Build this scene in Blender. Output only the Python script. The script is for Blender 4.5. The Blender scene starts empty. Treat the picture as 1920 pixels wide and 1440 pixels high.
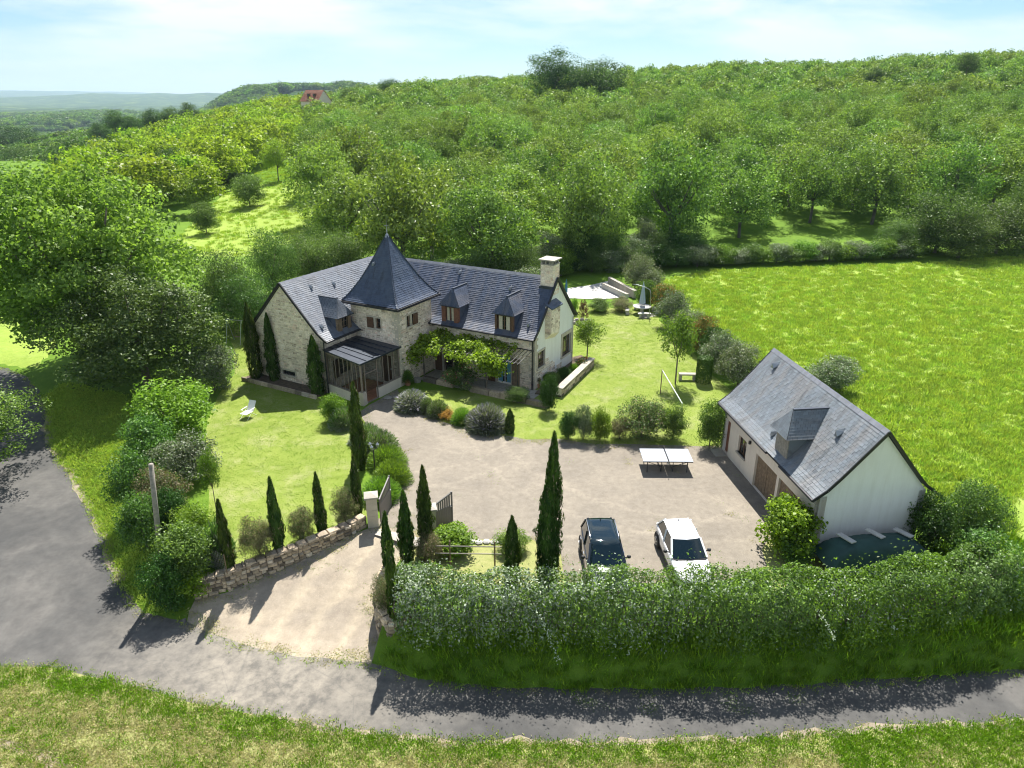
import bpy, bmesh, math, random
import numpy as np
from mathutils import Vector, Matrix
from mathutils.geometry import delaunay_2d_cdt, tessellate_polygon
from mathutils import noise as mnoise
random.seed(7); rng = np.random.default_rng(7)
R = math.radians; PI = math.pi
scene = bpy.context.scene
col = scene.collection

# ------------------------------------------------------------------ camera, sky, sun
CAM_H = 19.4; PITCH = R(22.1); FPX = 1331.0
cam_d = bpy.data.cameras.new('camera'); cam = bpy.data.objects.new('camera', cam_d); col.objects.link(cam)
cam.location = (0, 0, CAM_H); cam.rotation_euler = (PI/2 - PITCH, 0, 0)
cam_d.sensor_fit = 'HORIZONTAL'; cam_d.sensor_width = 36.0; cam_d.lens = 36.0*FPX/1920.0
cam_d.clip_start = 0.1; cam_d.clip_end = 60000
scene.camera = cam
SUN = Vector((0.075, 0.66, 1.0)).normalized()
world = bpy.data.worlds.new('World'); scene.world = world; world.use_nodes = True
wn = world.node_tree; wl = wn.links
for n in list(wn.nodes): wn.nodes.remove(n)
w_out = wn.nodes.new('ShaderNodeOutputWorld'); w_bg = wn.nodes.new('ShaderNodeBackground')
sky = wn.nodes.new('ShaderNodeTexSky'); sky.sky_type = 'NISHITA'; sky.sun_disc = False
sky.sun_elevation = math.asin(SUN.z); sky.sun_rotation = math.atan2(SUN.x, SUN.y)
sky.altitude = 200; sky.air_density = 1.0; sky.dust_density = 0.25; sky.ozone_density = 2.2
tc = wn.nodes.new('ShaderNodeTexCoord'); mp = wn.nodes.new('ShaderNodeMapping')
mp.inputs['Scale'].default_value = (1.3, 1.3, 6.0)
cn = wn.nodes.new('ShaderNodeTexNoise'); cn.inputs['Scale'].default_value = 1.7; cn.inputs['Detail'].default_value = 9
cn.inputs['Roughness'].default_value = 0.55; cn.inputs['Distortion'].default_value = 0.25
cr = wn.nodes.new('ShaderNodeValToRGB'); cr.color_ramp.elements[0].position = 0.43; cr.color_ramp.elements[1].position = 0.58
sep = wn.nodes.new('ShaderNodeSeparateXYZ')
mr = wn.nodes.new('ShaderNodeMapRange'); mr.inputs['From Min'].default_value = 0.0; mr.inputs['From Max'].default_value = 0.09
mr.inputs['To Min'].default_value = 0.18; mr.inputs['To Max'].default_value = 1.0
mm = wn.nodes.new('ShaderNodeMath'); mm.operation = 'MULTIPLY'
mixc = wn.nodes.new('ShaderNodeMix'); mixc.data_type = 'RGBA'
mixc.inputs['B'].default_value = (7.6, 8.1, 8.3, 1)
wl.new(tc.outputs['Generated'], mp.inputs['Vector']); wl.new(mp.outputs[0], cn.inputs['Vector']); wl.new(cn.outputs[0], cr.inputs[0])
wl.new(tc.outputs['Generated'], sep.inputs[0]); wl.new(sep.outputs['Z'], mr.inputs['Value'])
mr2 = wn.nodes.new('ShaderNodeMapRange'); mr2.inputs['From Min'].default_value = .18; mr2.inputs['From Max'].default_value = .7; mr2.inputs['To Min'].default_value = 1; mr2.inputs['To Max'].default_value = .6
mm2 = wn.nodes.new('ShaderNodeMath'); mm2.operation = 'MULTIPLY'; wl.new(sep.outputs['Z'], mr2.inputs['Value']); wl.new(cr.outputs[0], mm2.inputs[0]); wl.new(mr2.outputs[0], mm2.inputs[1])
wl.new(mm2.outputs[0], mm.inputs[0]); wl.new(mr.outputs[0], mm.inputs[1]); wl.new(mm.outputs[0], mixc.inputs['Factor'])
tint = wn.nodes.new('ShaderNodeMix'); tint.data_type = 'RGBA'; tint.blend_type = 'MULTIPLY'; tint.inputs['Factor'].default_value = 1.0; tint.inputs['B'].default_value = (.68, .82, .94, 1)
wl.new(sky.outputs[0], tint.inputs['A']); wl.new(tint.outputs['Result'], mixc.inputs['A']); wl.new(mixc.outputs['Result'], w_bg.inputs['Color'])
w_bg.inputs['Strength'].default_value = 0.062
wl.new(w_bg.outputs[0], w_out.inputs['Surface'])
sun_d = bpy.data.lights.new('sun', 'SUN'); sun = bpy.data.objects.new('sun', sun_d); col.objects.link(sun)
sun_d.energy = 5.0; sun_d.angle = R(0.55); sun_d.color = (1.0, 0.955, 0.88)
sun.rotation_euler = (-SUN).to_track_quat('-Z', 'Y').to_euler(); sun.location = (0, 0, 60)
vs = scene.view_settings
vs.view_transform = 'Standard'; vs.look = 'None'; vs.exposure = 1.12; vs.gamma = 1.0; vs.use_curve_mapping = False
scene.render.engine = 'CYCLES'; scene.render.filter_size = 1.1; scene.cycles.filter_width = 1.1
scene.cycles.max_bounces = 6; scene.cycles.transparent_max_bounces = 8; scene.cycles.diffuse_bounces = 3
scene.cycles.transmission_bounces = 3; scene.cycles.glossy_bounces = 3; scene.cycles.volume_bounces = 0

# ------------------------------------------------------------------ survey: rays through photo pixels onto the terrain
def ray(u, v):
    a = (u-960)/FPX; b = (v-720)/FPX
    return np.array([a, math.cos(PITCH)-b*math.sin(PITCH), -(math.sin(PITCH)+b*math.cos(PITCH))])
def G(u, v, z=0.0):
    d = ray(u, v); t = (z-CAM_H)/d[2]; return np.array([d[0]*t, d[1]*t, z])
def AY(u, v, Y):
    d = ray(u, v); t = Y/d[1]; return np.array([d[0]*t, Y, CAM_H+d[2]*t])

# ------------------------------------------------------------------ terrain height
def pxpoly(pts, z): return np.array([G(u, v, z)[:2] for u, v in pts])
ROAD_PX = [(-500,1262),(0,1252),(100,1252),(200,1275),(400,1325),(600,1365),(800,1385),(1000,1393),(1200,1393),(1400,1385),(1600,1372),
           (1750,1362),(1920,1352),(2600,1300),(2600,1205),(1920,1255),(1750,1265),(1600,1275),(1400,1290),(1200,1292),(960,1290),(800,1275),(690,1242),
           (640,1238),(560,1232),(480,1215),(400,1190),(350,1165),(270,1148),(225,1090),(205,1030),(180,960),(150,905),(112,860),(95,820),(92,780),(80,745),(52,708),(15,690),(-150,672),
           (-150,700),(-30,745),(-60,850),(-120,960),(-260,1100),(-500,1180)]
DRIVE_W = [tuple(G(u, v, z)[:2]) for u, v, z in [(697,985,0),(806,1000,0),(752,1042,-.2),(724,1080,-.45),(708,1130,-.8),(712,1190,-1.15),(694,1240,-1.3),
           (640,1236,-1.3),(560,1230,-1.3),(480,1213,-1.3),(400,1188,-1.3),(352,1160,-1.3),(368,1137,-1.25),(429,1119,-1.05),(505,1083,-.75),(563,1056,-.5),(620,1026,-.25),(693,990,0)]]
def zroad(x, y): return -1.3 + np.clip((y-27)/22, 0, 1)*1.0
ROAD_W = []
for u, v in ROAD_PX:
    z = -1.3
    for _ in range(6):
        p = G(u, v, z); z = float(zroad(p[0], p[1]))
    ROAD_W.append((p[0], p[1]))
def inside(P, poly):
    x, y = P[:, 0], P[:, 1]; c = np.zeros(len(P), bool); n = len(poly)
    for i in range(n):
        x0, y0 = poly[i]; x1, y1 = poly[(i+1) % n]
        if y0 == y1: continue
        m = ((y0 > y) != (y1 > y)) & (x < (x1-x0)*(y-y0)/(y1-y0)+x0); c ^= m
    return c
def pdist(P, poly):
    d = np.full(len(P), 1e9); n = len(poly); poly = np.asarray(poly)
    for i in range(n):
        a = poly[i]; b = poly[(i+1) % n]; ab = b-a; L = ab@ab
        if L < 1e-9: continue
        t = np.clip(((P-a)@ab)/L, 0, 1); q = P-(a+t[:, None]*ab); d = np.minimum(d, np.hypot(q[:, 0], q[:, 1]))
    return d
def sm(t): t = np.clip(t, 0, 1); return t*t*(3-2*t)
def ridge(a):
    return np.interp(a, [-1.2,-.75,-.55,-.45,-.36,-.28,-.2,-.1,0,.1,.25,.45,.7,.78,1.2], [-26,-20,-6,1,6,9.5,12.5,16,18,20,23,25,30,36,42])
def backhill(x, y):
    yy = np.maximum(y, 1.0); a = x/yy
    rise = ridge(a)*sm((y-84)/300.0)**0.9
    mound = 2.0*np.exp(-((y-150)/45.0)**2)*sm((a+.45)/.2)
    # beyond the first ridge: falls to the valley
    fall = (52+ridge(a))*sm((y-430)/500.0)
    far = 0
    far = far + (80+2.5*np.sin(a*45))*sm((y-1150)/450)*sm((a+.45)/.12)*(1-sm((y-2100)/600))
    far = far + 9*np.sin(x/170.+1)*np.sin(y/230.)*sm((y-600)/400) + 6*np.sin(x/90.+y/260.)*sm((y-600)/400)
    far = far + 95*sm((y-5600)/2600)*(.75+.25*np.sin(x/700.+.4)+.12*np.sin(x/260.)) 
    far = far + 80*sm((y-10500)/2500)*(.6+.3*np.sin(x/1500.+2.2)+.22*np.sin(x/520.)) 
    return rise+mound-fall+far
def Hf(P):
    P = np.asarray(P, float).reshape(-1, 2); x, y = P[:, 0], P[:, 1]
    base = backhill(x, y)
    nearside = y < 20.0+np.clip(-x-6, 0, 10)*.28
    left = x < -14 - np.clip((y-24)*.75, 0, 30)
    base = np.where(nearside & (~inside(P, ROAD_W)), -1.25 + 0.05*np.clip(18-y, 0, 10), base)
    dr = pdist(P, ROAD_W); ir = inside(P, ROAD_W); dr = np.where(ir, 0, dr)
    zr = zroad(x, y)
    w = np.where(x < -13, 2.2, 1.0)
    s = sm(dr/w); h = zr*(1-s)+base*s
    dd = pdist(P, DRIVE_W); idr = inside(P, DRIVE_W); dd = np.where(idr, 0, dd)
    zd = -1.3*(1-np.clip((y-23.4)/5.3, 0, 1)); s2 = sm((dd-.02)/.33)
    h = np.where((dd < .36) & ~ir & (y > 20.6), zd*(1-s2)+np.maximum(h, zd)*s2, h)
    return h
def hz(x, y): return float(Hf([(x, y)])[0])
def g(u, v):
    z = 0.0
    for _ in range(14):
        p = G(u, v, z); z = .4*z+.6*hz(p[0], p[1])
    return Vector((p[0], p[1], hz(p[0], p[1])))
def depth_of(p): return p[1]*math.cos(PITCH)-(p[2]-CAM_H)*math.sin(PITCH)

# ------------------------------------------------------------------ tags
def tag(o, label=None, cat=None, group=None, kind=None):
    if label: o['label'] = label
    if cat: o['category'] = cat
    if group: o['group'] = group
    if kind: o['kind'] = kind
    return o
def empty(name, loc, rz, label, cat, group=None):
    o = bpy.data.objects.new(name, None); col.objects.link(o); o.location = loc; o.rotation_euler = (0, 0, rz)
    o.empty_display_size = .3
    return tag(o, label, cat, group)
def link(name, me, parent=None, loc=None, rz=0, sc=None):
    o = bpy.data.objects.new(name, me); col.objects.link(o)
    if parent: o.parent = parent
    if loc is not None: o.location = loc
    if rz: o.rotation_euler = (0, 0, rz)
    if sc is not None: o.scale = sc
    return o

# ------------------------------------------------------------------ materials
def nmat(name):
    m = bpy.data.materials.new(name); m.use_nodes = True; nt = m.node_tree
    for n in list(nt.nodes): nt.nodes.remove(n)
    return m, nt, nt.nodes.new('ShaderNodeOutputMaterial')
def ramp(nt, fac, stops):
    r = nt.nodes.new('ShaderNodeValToRGB'); e = r.color_ramp.elements
    while len(e) < len(stops): e.new(.5)
    for i, (p, c) in enumerate(stops): e[i].position = p; e[i].color = (*c, 1)
    nt.links.new(fac, r.inputs[0]); return r.outputs[0]
def noise(nt, scale, detail=4, rough=.55, vec=None, dist=0.0):
    n = nt.nodes.new('ShaderNodeTexNoise'); n.inputs['Scale'].default_value = scale; n.inputs['Detail'].default_value = detail
    n.inputs['Roughness'].default_value = rough; n.inputs['Distortion'].default_value = dist
    if vec is not None: nt.links.new(vec, n.inputs['Vector'])
    return n.outputs[0]
def pos(nt, scale=None, obj=False):
    if obj: v = nt.nodes.new('ShaderNodeTexCoord').outputs['Object']
    else: v = nt.nodes.new('ShaderNodeNewGeometry').outputs['Position']
    if scale:
        m = nt.nodes.new('ShaderNodeMapping'); m.inputs['Scale'].default_value = scale; nt.links.new(v, m.inputs[0]); v = m.outputs[0]
    return v
def mix(nt, f, a, b, mode='MIX'):
    m = nt.nodes.new('ShaderNodeMix'); m.data_type = 'RGBA'; m.blend_type = mode
    for k, x in (('Factor', f), ('A', a), ('B', b)):
        s = m.inputs[k]
        if hasattr(x, 'links'): nt.links.new(x, s)
        else: s.default_value = x if k == 'Factor' else (*x, 1)
    return m.outputs['Result']
def bump(nt, h, strength=.4, dist=.05):
    b = nt.nodes.new('ShaderNodeBump'); b.inputs['Strength'].default_value = strength; b.inputs['Distance'].default_value = dist
    nt.links.new(h, b.inputs['Height']); return b.outputs[0]
def attr(nt, name='v'):
    a = nt.nodes.new('ShaderNodeAttribute'); a.attribute_name = name; return a.outputs['Fac']
def math_n(nt, op, a, b=0.0):
    m = nt.nodes.new('ShaderNodeMath'); m.operation = op
    for i, x in enumerate((a, b)):
        if hasattr(x, 'links'): nt.links.new(x, m.inputs[i])
        else: m.inputs[i].default_value = x
    return m.outputs[0]
def principled(nt, out, color, rough=.7, normal=None, metal=0, spec=.5):
    p = nt.nodes.new('ShaderNodeBsdfPrincipled')
    if hasattr(color, 'links'): nt.links.new(color, p.inputs['Base Color'])
    else: p.inputs['Base Color'].default_value = (*color, 1)
    if hasattr(rough, 'links'): nt.links.new(rough, p.inputs['Roughness'])
    else: p.inputs['Roughness'].default_value = rough
    p.inputs['Metallic'].default_value = metal; p.inputs['Specular IOR Level'].default_value = spec
    if normal is not None: nt.links.new(normal, p.inputs['Normal'])
    nt.links.new(p.outputs[0], out.inputs['Surface']); return p
def plain(name, c, rough=.6, metal=0, var=.25, sc=6, spec=.5):
    m, nt, out = nmat(name); n = noise(nt, sc, 4, .6, pos(nt, obj=True))
    cc = ramp(nt, n, [(.3, tuple(x*(1-var) for x in c)), (.7, tuple(min(1, x*(1+var)) for x in c))])
    principled(nt, out, cc, rough, bump(nt, n, .1, .01), metal, spec); return m
def leafmat(name, dark, light, tr=.35, gloss=.05, objvar=.12, grough=.45):
    m, nt, out = nmat(name)
    v = attr(nt); c = ramp(nt, v, [(0.0, dark), (.75, light), (1.0, tuple(min(1, x*1.25) for x in light))])
    oi = nt.nodes.new('ShaderNodeObjectInfo'); hs = nt.nodes.new('ShaderNodeHueSaturation')
    mh = nt.nodes.new('ShaderNodeMapRange'); mh.inputs['To Min'].default_value = .5-objvar*.18; mh.inputs['To Max'].default_value = .5+objvar*.14
    mv = nt.nodes.new('ShaderNodeMapRange'); mv.inputs['To Min'].default_value = 1-objvar*1.6; mv.inputs['To Max'].default_value = 1+objvar*1.4
    nt.links.new(oi.outputs['Random'], mh.inputs[0]); nt.links.new(math_n(nt, 'FRACT', math_n(nt, 'MULTIPLY', oi.outputs['Random'], 17.31)), mv.inputs[0])
    nt.links.new(mh.outputs[0], hs.inputs['Hue']); nt.links.new(mv.outputs[0], hs.inputs['Value']); nt.links.new(c, hs.inputs['Color'])
    c = hs.outputs[0]
    d = nt.nodes.new('ShaderNodeBsdfDiffuse'); t = nt.nodes.new('ShaderNodeBsdfTranslucent'); gl = nt.nodes.new('ShaderNodeBsdfGlossy')
    gl.inputs['Roughness'].default_value = grough; gl.inputs['Color'].default_value = (1, 1, 1, 1)
    nt.links.new(c, d.inputs[0])
    ct = mix(nt, 1.0, c, (1.08, 1.18, .5), 'MULTIPLY'); nt.links.new(ct, t.inputs[0])
    m1 = nt.nodes.new('ShaderNodeMixShader'); m1.inputs[0].default_value = tr; nt.links.new(d.outputs[0], m1.inputs[1]); nt.links.new(t.outputs[0], m1.inputs[2])
    m2 = nt.nodes.new('ShaderNodeMixShader'); m2.inputs[0].default_value = gloss*.32; nt.links.new(m1.outputs[0], m2.inputs[1]); nt.links.new(gl.outputs[0], m2.inputs[2])
    nt.links.new(m2.outputs[0], out.inputs['Surface']); return m

M = {}
M['walnut'] = leafmat('walnut_leaf', (.055,.12,.022), (.27,.405,.095), .34, .075, .13)
M['walnut_y'] = leafmat('young_walnut_leaf', (.11,.19,.02), (.30,.42,.05), .46, .05)
M['maple'] = leafmat('maple_leaf', (.075,.155,.03), (.255,.40,.09), .48, .03)
M['oak'] = leafmat('oak_leaf', (.028,.065,.014), (.085,.165,.036), .25, .05)
M['darkolive'] = leafmat('dark_olive_leaf', (.032,.08,.02), (.14,.225,.062), .33, .06)
M['silver'] = leafmat('silver_leaf', (.08,.11,.055), (.26,.30,.19), .25, .07)
M['bright'] = leafmat('bright_leaf', (.065,.15,.015), (.20,.34,.035), .40, .05)
M['mid'] = leafmat('mid_green_leaf', (.045,.10,.02), (.15,.26,.06), .38, .06)
M['laurel'] = leafmat('glossy_leaf', (.02,.055,.010), (.065,.14,.022), .22, .06, grough=.42)
M['cypress'] = leafmat('cypress_needle', (.020,.048,.008), (.075,.13,.020), .2, .03)
M['lavender'] = leafmat('lavender_leaf', (.12,.155,.08), (.32,.35,.25), .2, .04)
M['lavflower'] = leafmat('lavender_flower', (.24,.23,.30), (.46,.44,.56), .2, .03)
M['orange'] = leafmat('orange_leaf', (.28,.13,.02), (.50,.30,.06), .3, .04)
M['redtip'] = leafmat('red_tip_leaf', (.14,.10,.02), (.40,.20,.05), .3, .05)
M['purple'] = leafmat('plum_leaf', (.05,.02,.02), (.13,.06,.05), .3, .05)
M['brownish'] = leafmat('brownish_leaf', (.09,.085,.04), (.27,.23,.13), .22, .05)
M['vine'] = leafmat('vine_leaf', (.07,.15,.012), (.24,.38,.03), .45, .05)
M['redflower'] = leafmat('red_petal', (.4,.01,.02), (.7,.05,.05), .2, .03)
M['pinkflower'] = leafmat('pink_petal', (.5,.05,.1), (.8,.15,.2), .2, .03)
M['grassblade'] = leafmat('grass_blade', (.09,.19,.012), (.19,.33,.025), .35, .02, .08)
M['drygrass'] = leafmat('dry_grass_blade', (.28,.27,.11), (.54,.49,.28), .3, .02, .08)
M['meadowblade'] = leafmat('meadow_blade', (.20,.31,.045), (.39,.51,.095), .36, .02, .12)
M['hedgesilver'] = leafmat('hedge_silver_leaf', (.05,.09,.045), (.38,.45,.32), .12, .06)
M['bark'] = plain('bark', (.14,.115,.09), .9, 0, .4, 9)
M['greybark'] = plain('grey_bark', (.10,.09,.08), .9, 0, .4, 9)

def grassmat(name, stops, stops2, sc1, sc2, bumpd=.05, patch=None):
    m, nt, out = nmat(name); p = pos(nt)
    n1 = noise(nt, sc1, 8, .68, p); n2 = noise(nt, sc2, 5, .7, p)
    c1 = ramp(nt, n1, stops); c2 = ramp(nt, n2, stops2)
    c = mix(nt, .5, c1, c2)
    fine = noise(nt, 22, 4, .8, p)
    c = mix(nt, 1.0, c, ramp(nt, fine, [(.25, (.62,.62,.62)), (.75, (1.35,1.35,1.3))]), 'MULTIPLY')
    if patch:
        n3 = noise(nt, patch[0], 9, .78, p)
        c = mix(nt, math_n(nt, 'MULTIPLY', ramp(nt, n3, [(patch[1], (0,0,0)), (patch[1]+.2, (1,1,1))]), .7), c, patch[2])
    h = math_n(nt, 'ADD', math_n(nt, 'MULTIPLY', n2, .6), math_n(nt, 'MULTIPLY', fine, .5))
    principled(nt, out, c, .9, bump(nt, h, .5, bumpd), 0, .1); return m
M['lawn'] = grassmat('lawn_grass', [(.3,(.14,.20,.03)),(.5,(.20,.26,.05)),(.7,(.30,.33,.11))], [(.3,(.14,.21,.03)),(.7,(.25,.29,.07))], .22, 1.1, .012, (.45,.50,(.35,.33,.18)))
M['ground'] = grassmat('rough_grass', [(.3,(.06,.13,.012)),(.7,(.16,.27,.025))], [(.3,(.07,.15,.014)),(.7,(.15,.24,.03))], .25, 2.2, .12)
M['meadow'] = grassmat('meadow_grass', [(.3,(.18,.27,.04)),(.7,(.33,.42,.08))], [(.3,(.17,.26,.04)),(.7,(.31,.40,.085))], .12, 1.6, .15, (.35,.55,(.40,.44,.16)))
M['verge'] = grassmat('verge_grass', [(.3,(.18,.21,.06)),(.5,(.27,.28,.11)),(.75,(.36,.34,.17))], [(.3,(.16,.21,.05)),(.7,(.34,.32,.15))], .5, 5.6, .05, (.9,.58,(.16,.25,.035)))
M['soil'] = plain('garden_soil', (.10,.075,.05), .95, 0, .4, 5)

def gravelmat(name, a, b, tracks=False):
    m, nt, out = nmat(name); p = pos(nt)
    n1 = noise(nt, .35, 5, .6, p, .8); n2 = noise(nt, 3.0, 5, .7, p); n3 = noise(nt, 45, 3, .8, p)
    c = ramp(nt, n1, [(.3, a), (.55, tuple((x+y)/2 for x, y in zip(a, b))), (.75, b)])
    c = mix(nt, 1.0, c, ramp(nt, n2, [(.3, (.84,.83,.82)), (.7, (1.12,1.12,1.12))]), 'MULTIPLY')
    c = mix(nt, 1.0, c, ramp(nt, n3, [(.25, (.72,.70,.68)), (.75, (1.28,1.28,1.28))]), 'MULTIPLY')
    vo = nt.nodes.new('ShaderNodeTexVoronoi'); vo.inputs['Scale'].default_value = 48; nt.links.new(p, vo.inputs['Vector'])
    sp = ramp(nt, vo.outputs['Color'], [(.0, (.8,.8,.8)), (.8, (1.0,1.0,1.0)), (.93, (1.5,1.5,1.45))])
    c = mix(nt, .5, c, sp, 'MULTIPLY')
    if tracks:   # curved wheel tracks worn lighter where cars turn in from the gate
        for cx, cy, r0, sw in ((10.5,41.5,11.5,.55),(10.5,41.5,13.3,.55),(-7,42,7.5,.5),(-7,42,9.2,.5),(3.0,44,15.5,.45)):
            vm = nt.nodes.new('ShaderNodeVectorMath'); vm.operation = 'DISTANCE'; nt.links.new(p, vm.inputs[0]); vm.inputs[1].default_value = (cx, cy, 0)
            d = math_n(nt, 'ABSOLUTE', math_n(nt, 'SUBTRACT', math_n(nt, 'ADD', vm.outputs['Value'], math_n(nt, 'MULTIPLY', n1, 1.3)), r0+.65))
            f = math_n(nt, 'MULTIPLY', ramp(nt, d, [(0, (1,1,1)), (sw*.5, (0,0,0))]), math_n(nt, 'MULTIPLY', ramp(nt, n2, [(.35,(0,0,0)),(.7,(1,1,1))]), .26))
            c = mix(nt, f, c, (.42,.37,.29))
    if not tracks:   # pale wheel ruts running from the lane up to the gate
        A_ = G(585, 1235, -1.3); B_ = G(745, 1000, 0); dd = np.array([B_[0]-A_[0], B_[1]-A_[1], 0]); dd /= np.hypot(*dd[:2]); nn = (-dd[1], dd[0], 0)
        sb = nt.nodes.new('ShaderNodeVectorMath'); sb.operation = 'SUBTRACT'; nt.links.new(p, sb.inputs[0]); sb.inputs[1].default_value = (A_[0], A_[1], 0)
        dt = nt.nodes.new('ShaderNodeVectorMath'); dt.operation = 'DOT_PRODUCT'; nt.links.new(sb.outputs[0], dt.inputs[0]); dt.inputs[1].default_value = nn
        w = math_n(nt, 'ADD', dt.outputs['Value'], math_n(nt, 'MULTIPLY', math_n(nt, 'SUBTRACT', n1, .5), 1.6))
        for off in (-.8, .8, 2.3):
            d = math_n(nt, 'ABSOLUTE', math_n(nt, 'SUBTRACT', w, off)); f = math_n(nt, 'MULTIPLY', ramp(nt, d, [(0, (1,1,1)), (.45, (0,0,0))]), math_n(nt, 'MULTIPLY', ramp(nt, n2, [(.3,(.3,.3,.3)),(.7,(1,1,1))]), .42)); c = mix(nt, f, c, (.54,.46,.33))
    h = math_n(nt, 'ADD', n3, math_n(nt, 'MULTIPLY', vo.outputs['Distance'], .5))
    principled(nt, out, c, .95, bump(nt, h, .5, .015), 0, .15); return m
M['gravel'] = gravelmat('pale_gravel', (.20,.18,.152), (.285,.255,.208), True)
M['drivegravel'] = gravelmat('tan_gravel', (.28,.245,.20), (.42,.36,.275))

def asphaltmat():
    m, nt, out = nmat('worn_asphalt'); p = pos(nt)
    n1 = noise(nt, .3, 5, .6, p, .5); n2 = noise(nt, 2.0, 6, .7, p); n3 = noise(nt, 60, 3, .8, p)
    c = ramp(nt, n1, [(.3, (.063,.063,.063)), (.5, (.088,.086,.083)), (.7, (.128,.122,.115))])
    c = mix(nt, 1.0, c, ramp(nt, n2, [(.3, (.80,.80,.80)), (.7, (1.18,1.18,1.16))]), 'MULTIPLY')
    c = mix(nt, 1.0, c, ramp(nt, n3, [(.25, (.7,.7,.7)), (.75, (1.25,1.25,1.25))]), 'MULTIPLY')
    vm = nt.nodes.new('ShaderNodeVectorMath'); vm.operation = 'DISTANCE'; nt.links.new(p, vm.inputs[0])
    q = G(500, 1255, -1.3); vm.inputs[1].default_value = tuple(q)
    d = math_n(nt, 'ADD', vm.outputs['Value'], math_n(nt, 'MULTIPLY', n1, 5.0))
    mrn = nt.nodes.new('ShaderNodeMapRange'); mrn.inputs['From Min'].default_value = 11.0; mrn.inputs['From Max'].default_value = 4.0; nt.links.new(d, mrn.inputs[0])
    f = math_n(nt, 'MULTIPLY', mrn.outputs[0], ramp(nt, n2, [(.35, (.3,.3,.3)), (.65, (1,1,1))]))
    c = mix(nt, math_n(nt, 'MULTIPLY', f, .75), c, (.33,.295,.24))
    # repaired hairline cracks
    vo = nt.nodes.new('ShaderNodeTexVoronoi'); vo.feature = 'DISTANCE_TO_EDGE'; vo.inputs['Scale'].default_value = .55
    nt.links.new(mix(nt, .12, p, nt.nodes.new('ShaderNodeTexNoise').outputs['Color']), vo.inputs['Vector'])
    c = mix(nt, math_n(nt, 'MULTIPLY', ramp(nt, vo.outputs['Distance'], [(0, (1,1,1)), (.012, (0,0,0))]), .3), c, (.08,.08,.08))
    principled(nt, out, c, .85, bump(nt, n3, .5, .01), 0, .25); return m
M['asphalt'] = asphaltmat()
M['sand'] = plain('sandy_shoulder', (.25,.21,.155), .95, 0, .3, 3)

def stonemat(name, stops, bumps=.5):
    m, nt, out = nmat(name); v = attr(nt); c = ramp(nt, v, stops); p = pos(nt, obj=True)
    n = noise(nt, 9, 5, .7, p); n0 = noise(nt, .8, 4, .6, p)
    c = mix(nt, 1.0, c, ramp(nt, n, [(.3, (.68,.67,.65)), (.7, (1.25,1.25,1.25))]), 'MULTIPLY')
    c = mix(nt, 1.0, c, ramp(nt, n0, [(.35, (.78,.77,.76)), (.65, (1.12,1.12,1.12))]), 'MULTIPLY')
    principled(nt, out, c, .92, bump(nt, n, bumps, .03), 0, .15); return m
M['stone'] = stonemat('rubble_stone', [(0, (.44,.36,.28)), (.12, (.64,.54,.42)), (.5, (.80,.70,.56)), (.8, (.85,.75,.62)), (.92, (.76,.58,.46)), (1, (.88,.80,.70))])
M['mortar'] = plain('lime_mortar', (.79,.69,.56), .95, 0, .2, 4)
M['drywall'] = stonemat('dry_wall_stone', [(0, (.12,.105,.09)), (.3, (.34,.28,.21)), (.6, (.50,.41,.30)), (.85, (.58,.47,.34)), (1, (.64,.57,.47))], .8)
M['wallcore'] = plain('wall_core', (.13,.105,.08), .98, 0, .4, 6)
M['dressed'] = plain('dressed_stone', (.50,.445,.355), .85, 0, .14, 3)
M['concrete'] = plain('pale_concrete', (.36,.33,.28), .85, 0, .16, 2)
M['whiteconc'] = plain('white_concrete', (.46,.45,.43), .8, 0, .1, 2)
def plaster(name, c, stain=.12):
    m, nt, out = nmat(name); p = pos(nt, obj=True)
    n1 = noise(nt, .7, 5, .6, p); n2 = noise(nt, 8, 4, .7, p)
    cc = ramp(nt, n1, [(.3, tuple(x*(1-stain) for x in c)), (.7, c)])
    streak = noise(nt, 1.0, 5, .7, pos(nt, (3.2,3.2,.35), obj=True))
    cc = mix(nt, 1.0, cc, ramp(nt, streak, [(.3, (.92,.91,.895)), (.55, (1,1,1))]), 'MULTIPLY')
    principled(nt, out, cc, .9, bump(nt, n2, .2, .01), 0, .2); return m
M['plaster'] = plaster('white_render', (.84,.83,.79), .07); M['cream'] = plaster('cream_render', (.74,.66,.56))
def slatemat(name, base, lichen, amt, ang):
    m, nt, out = nmat(name); v = attr(nt)
    c = ramp(nt, v, [(0, tuple(x*.87 for x in base)), (.5, base), (1, tuple(x*1.14 for x in base))])
    st = noise(nt, 1.0, 6, .68, pos(nt, ang, obj=True), .3)
    c = mix(nt, math_n(nt, 'MULTIPLY', ramp(nt, st, [(.46, (0,0,0)), (.62, (1,1,1))]), amt), c, lichen)
    st2 = noise(nt, 1.0, 5, .7, pos(nt, tuple(x*1.7 for x in ang), obj=True), .3)
    c = mix(nt, math_n(nt, 'MULTIPLY', ramp(nt, st2, [(.52, (0,0,0)), (.66, (1,1,1))]), .6), c, tuple(x*.3 for x in base))
    principled(nt, out, c, .5, bump(nt, noise(nt, 14, 3, .6, pos(nt, obj=True)), .25, .01), 0, .45); return m
M['slate'] = slatemat('blue_slate', (.060,.080,.125), (.16,.15,.155), .5, (1.9,.5,.3))
M['slateL'] = slatemat('pale_slate', (.12,.14,.175), (.19,.195,.205), .4, (.5,1.4,.35))
M['slateT'] = slatemat('turret_slate', (.05,.07,.115), (.10,.12,.155), .35, (1.5,1.5,.3))
M['slateG'] = slatemat('garage_slate', (.155,.178,.20), (.20,.185,.175), .6, (.35,1.5,.3))
M['deck'] = plain('roof_underlay', (.03,.03,.035), .9)
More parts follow.
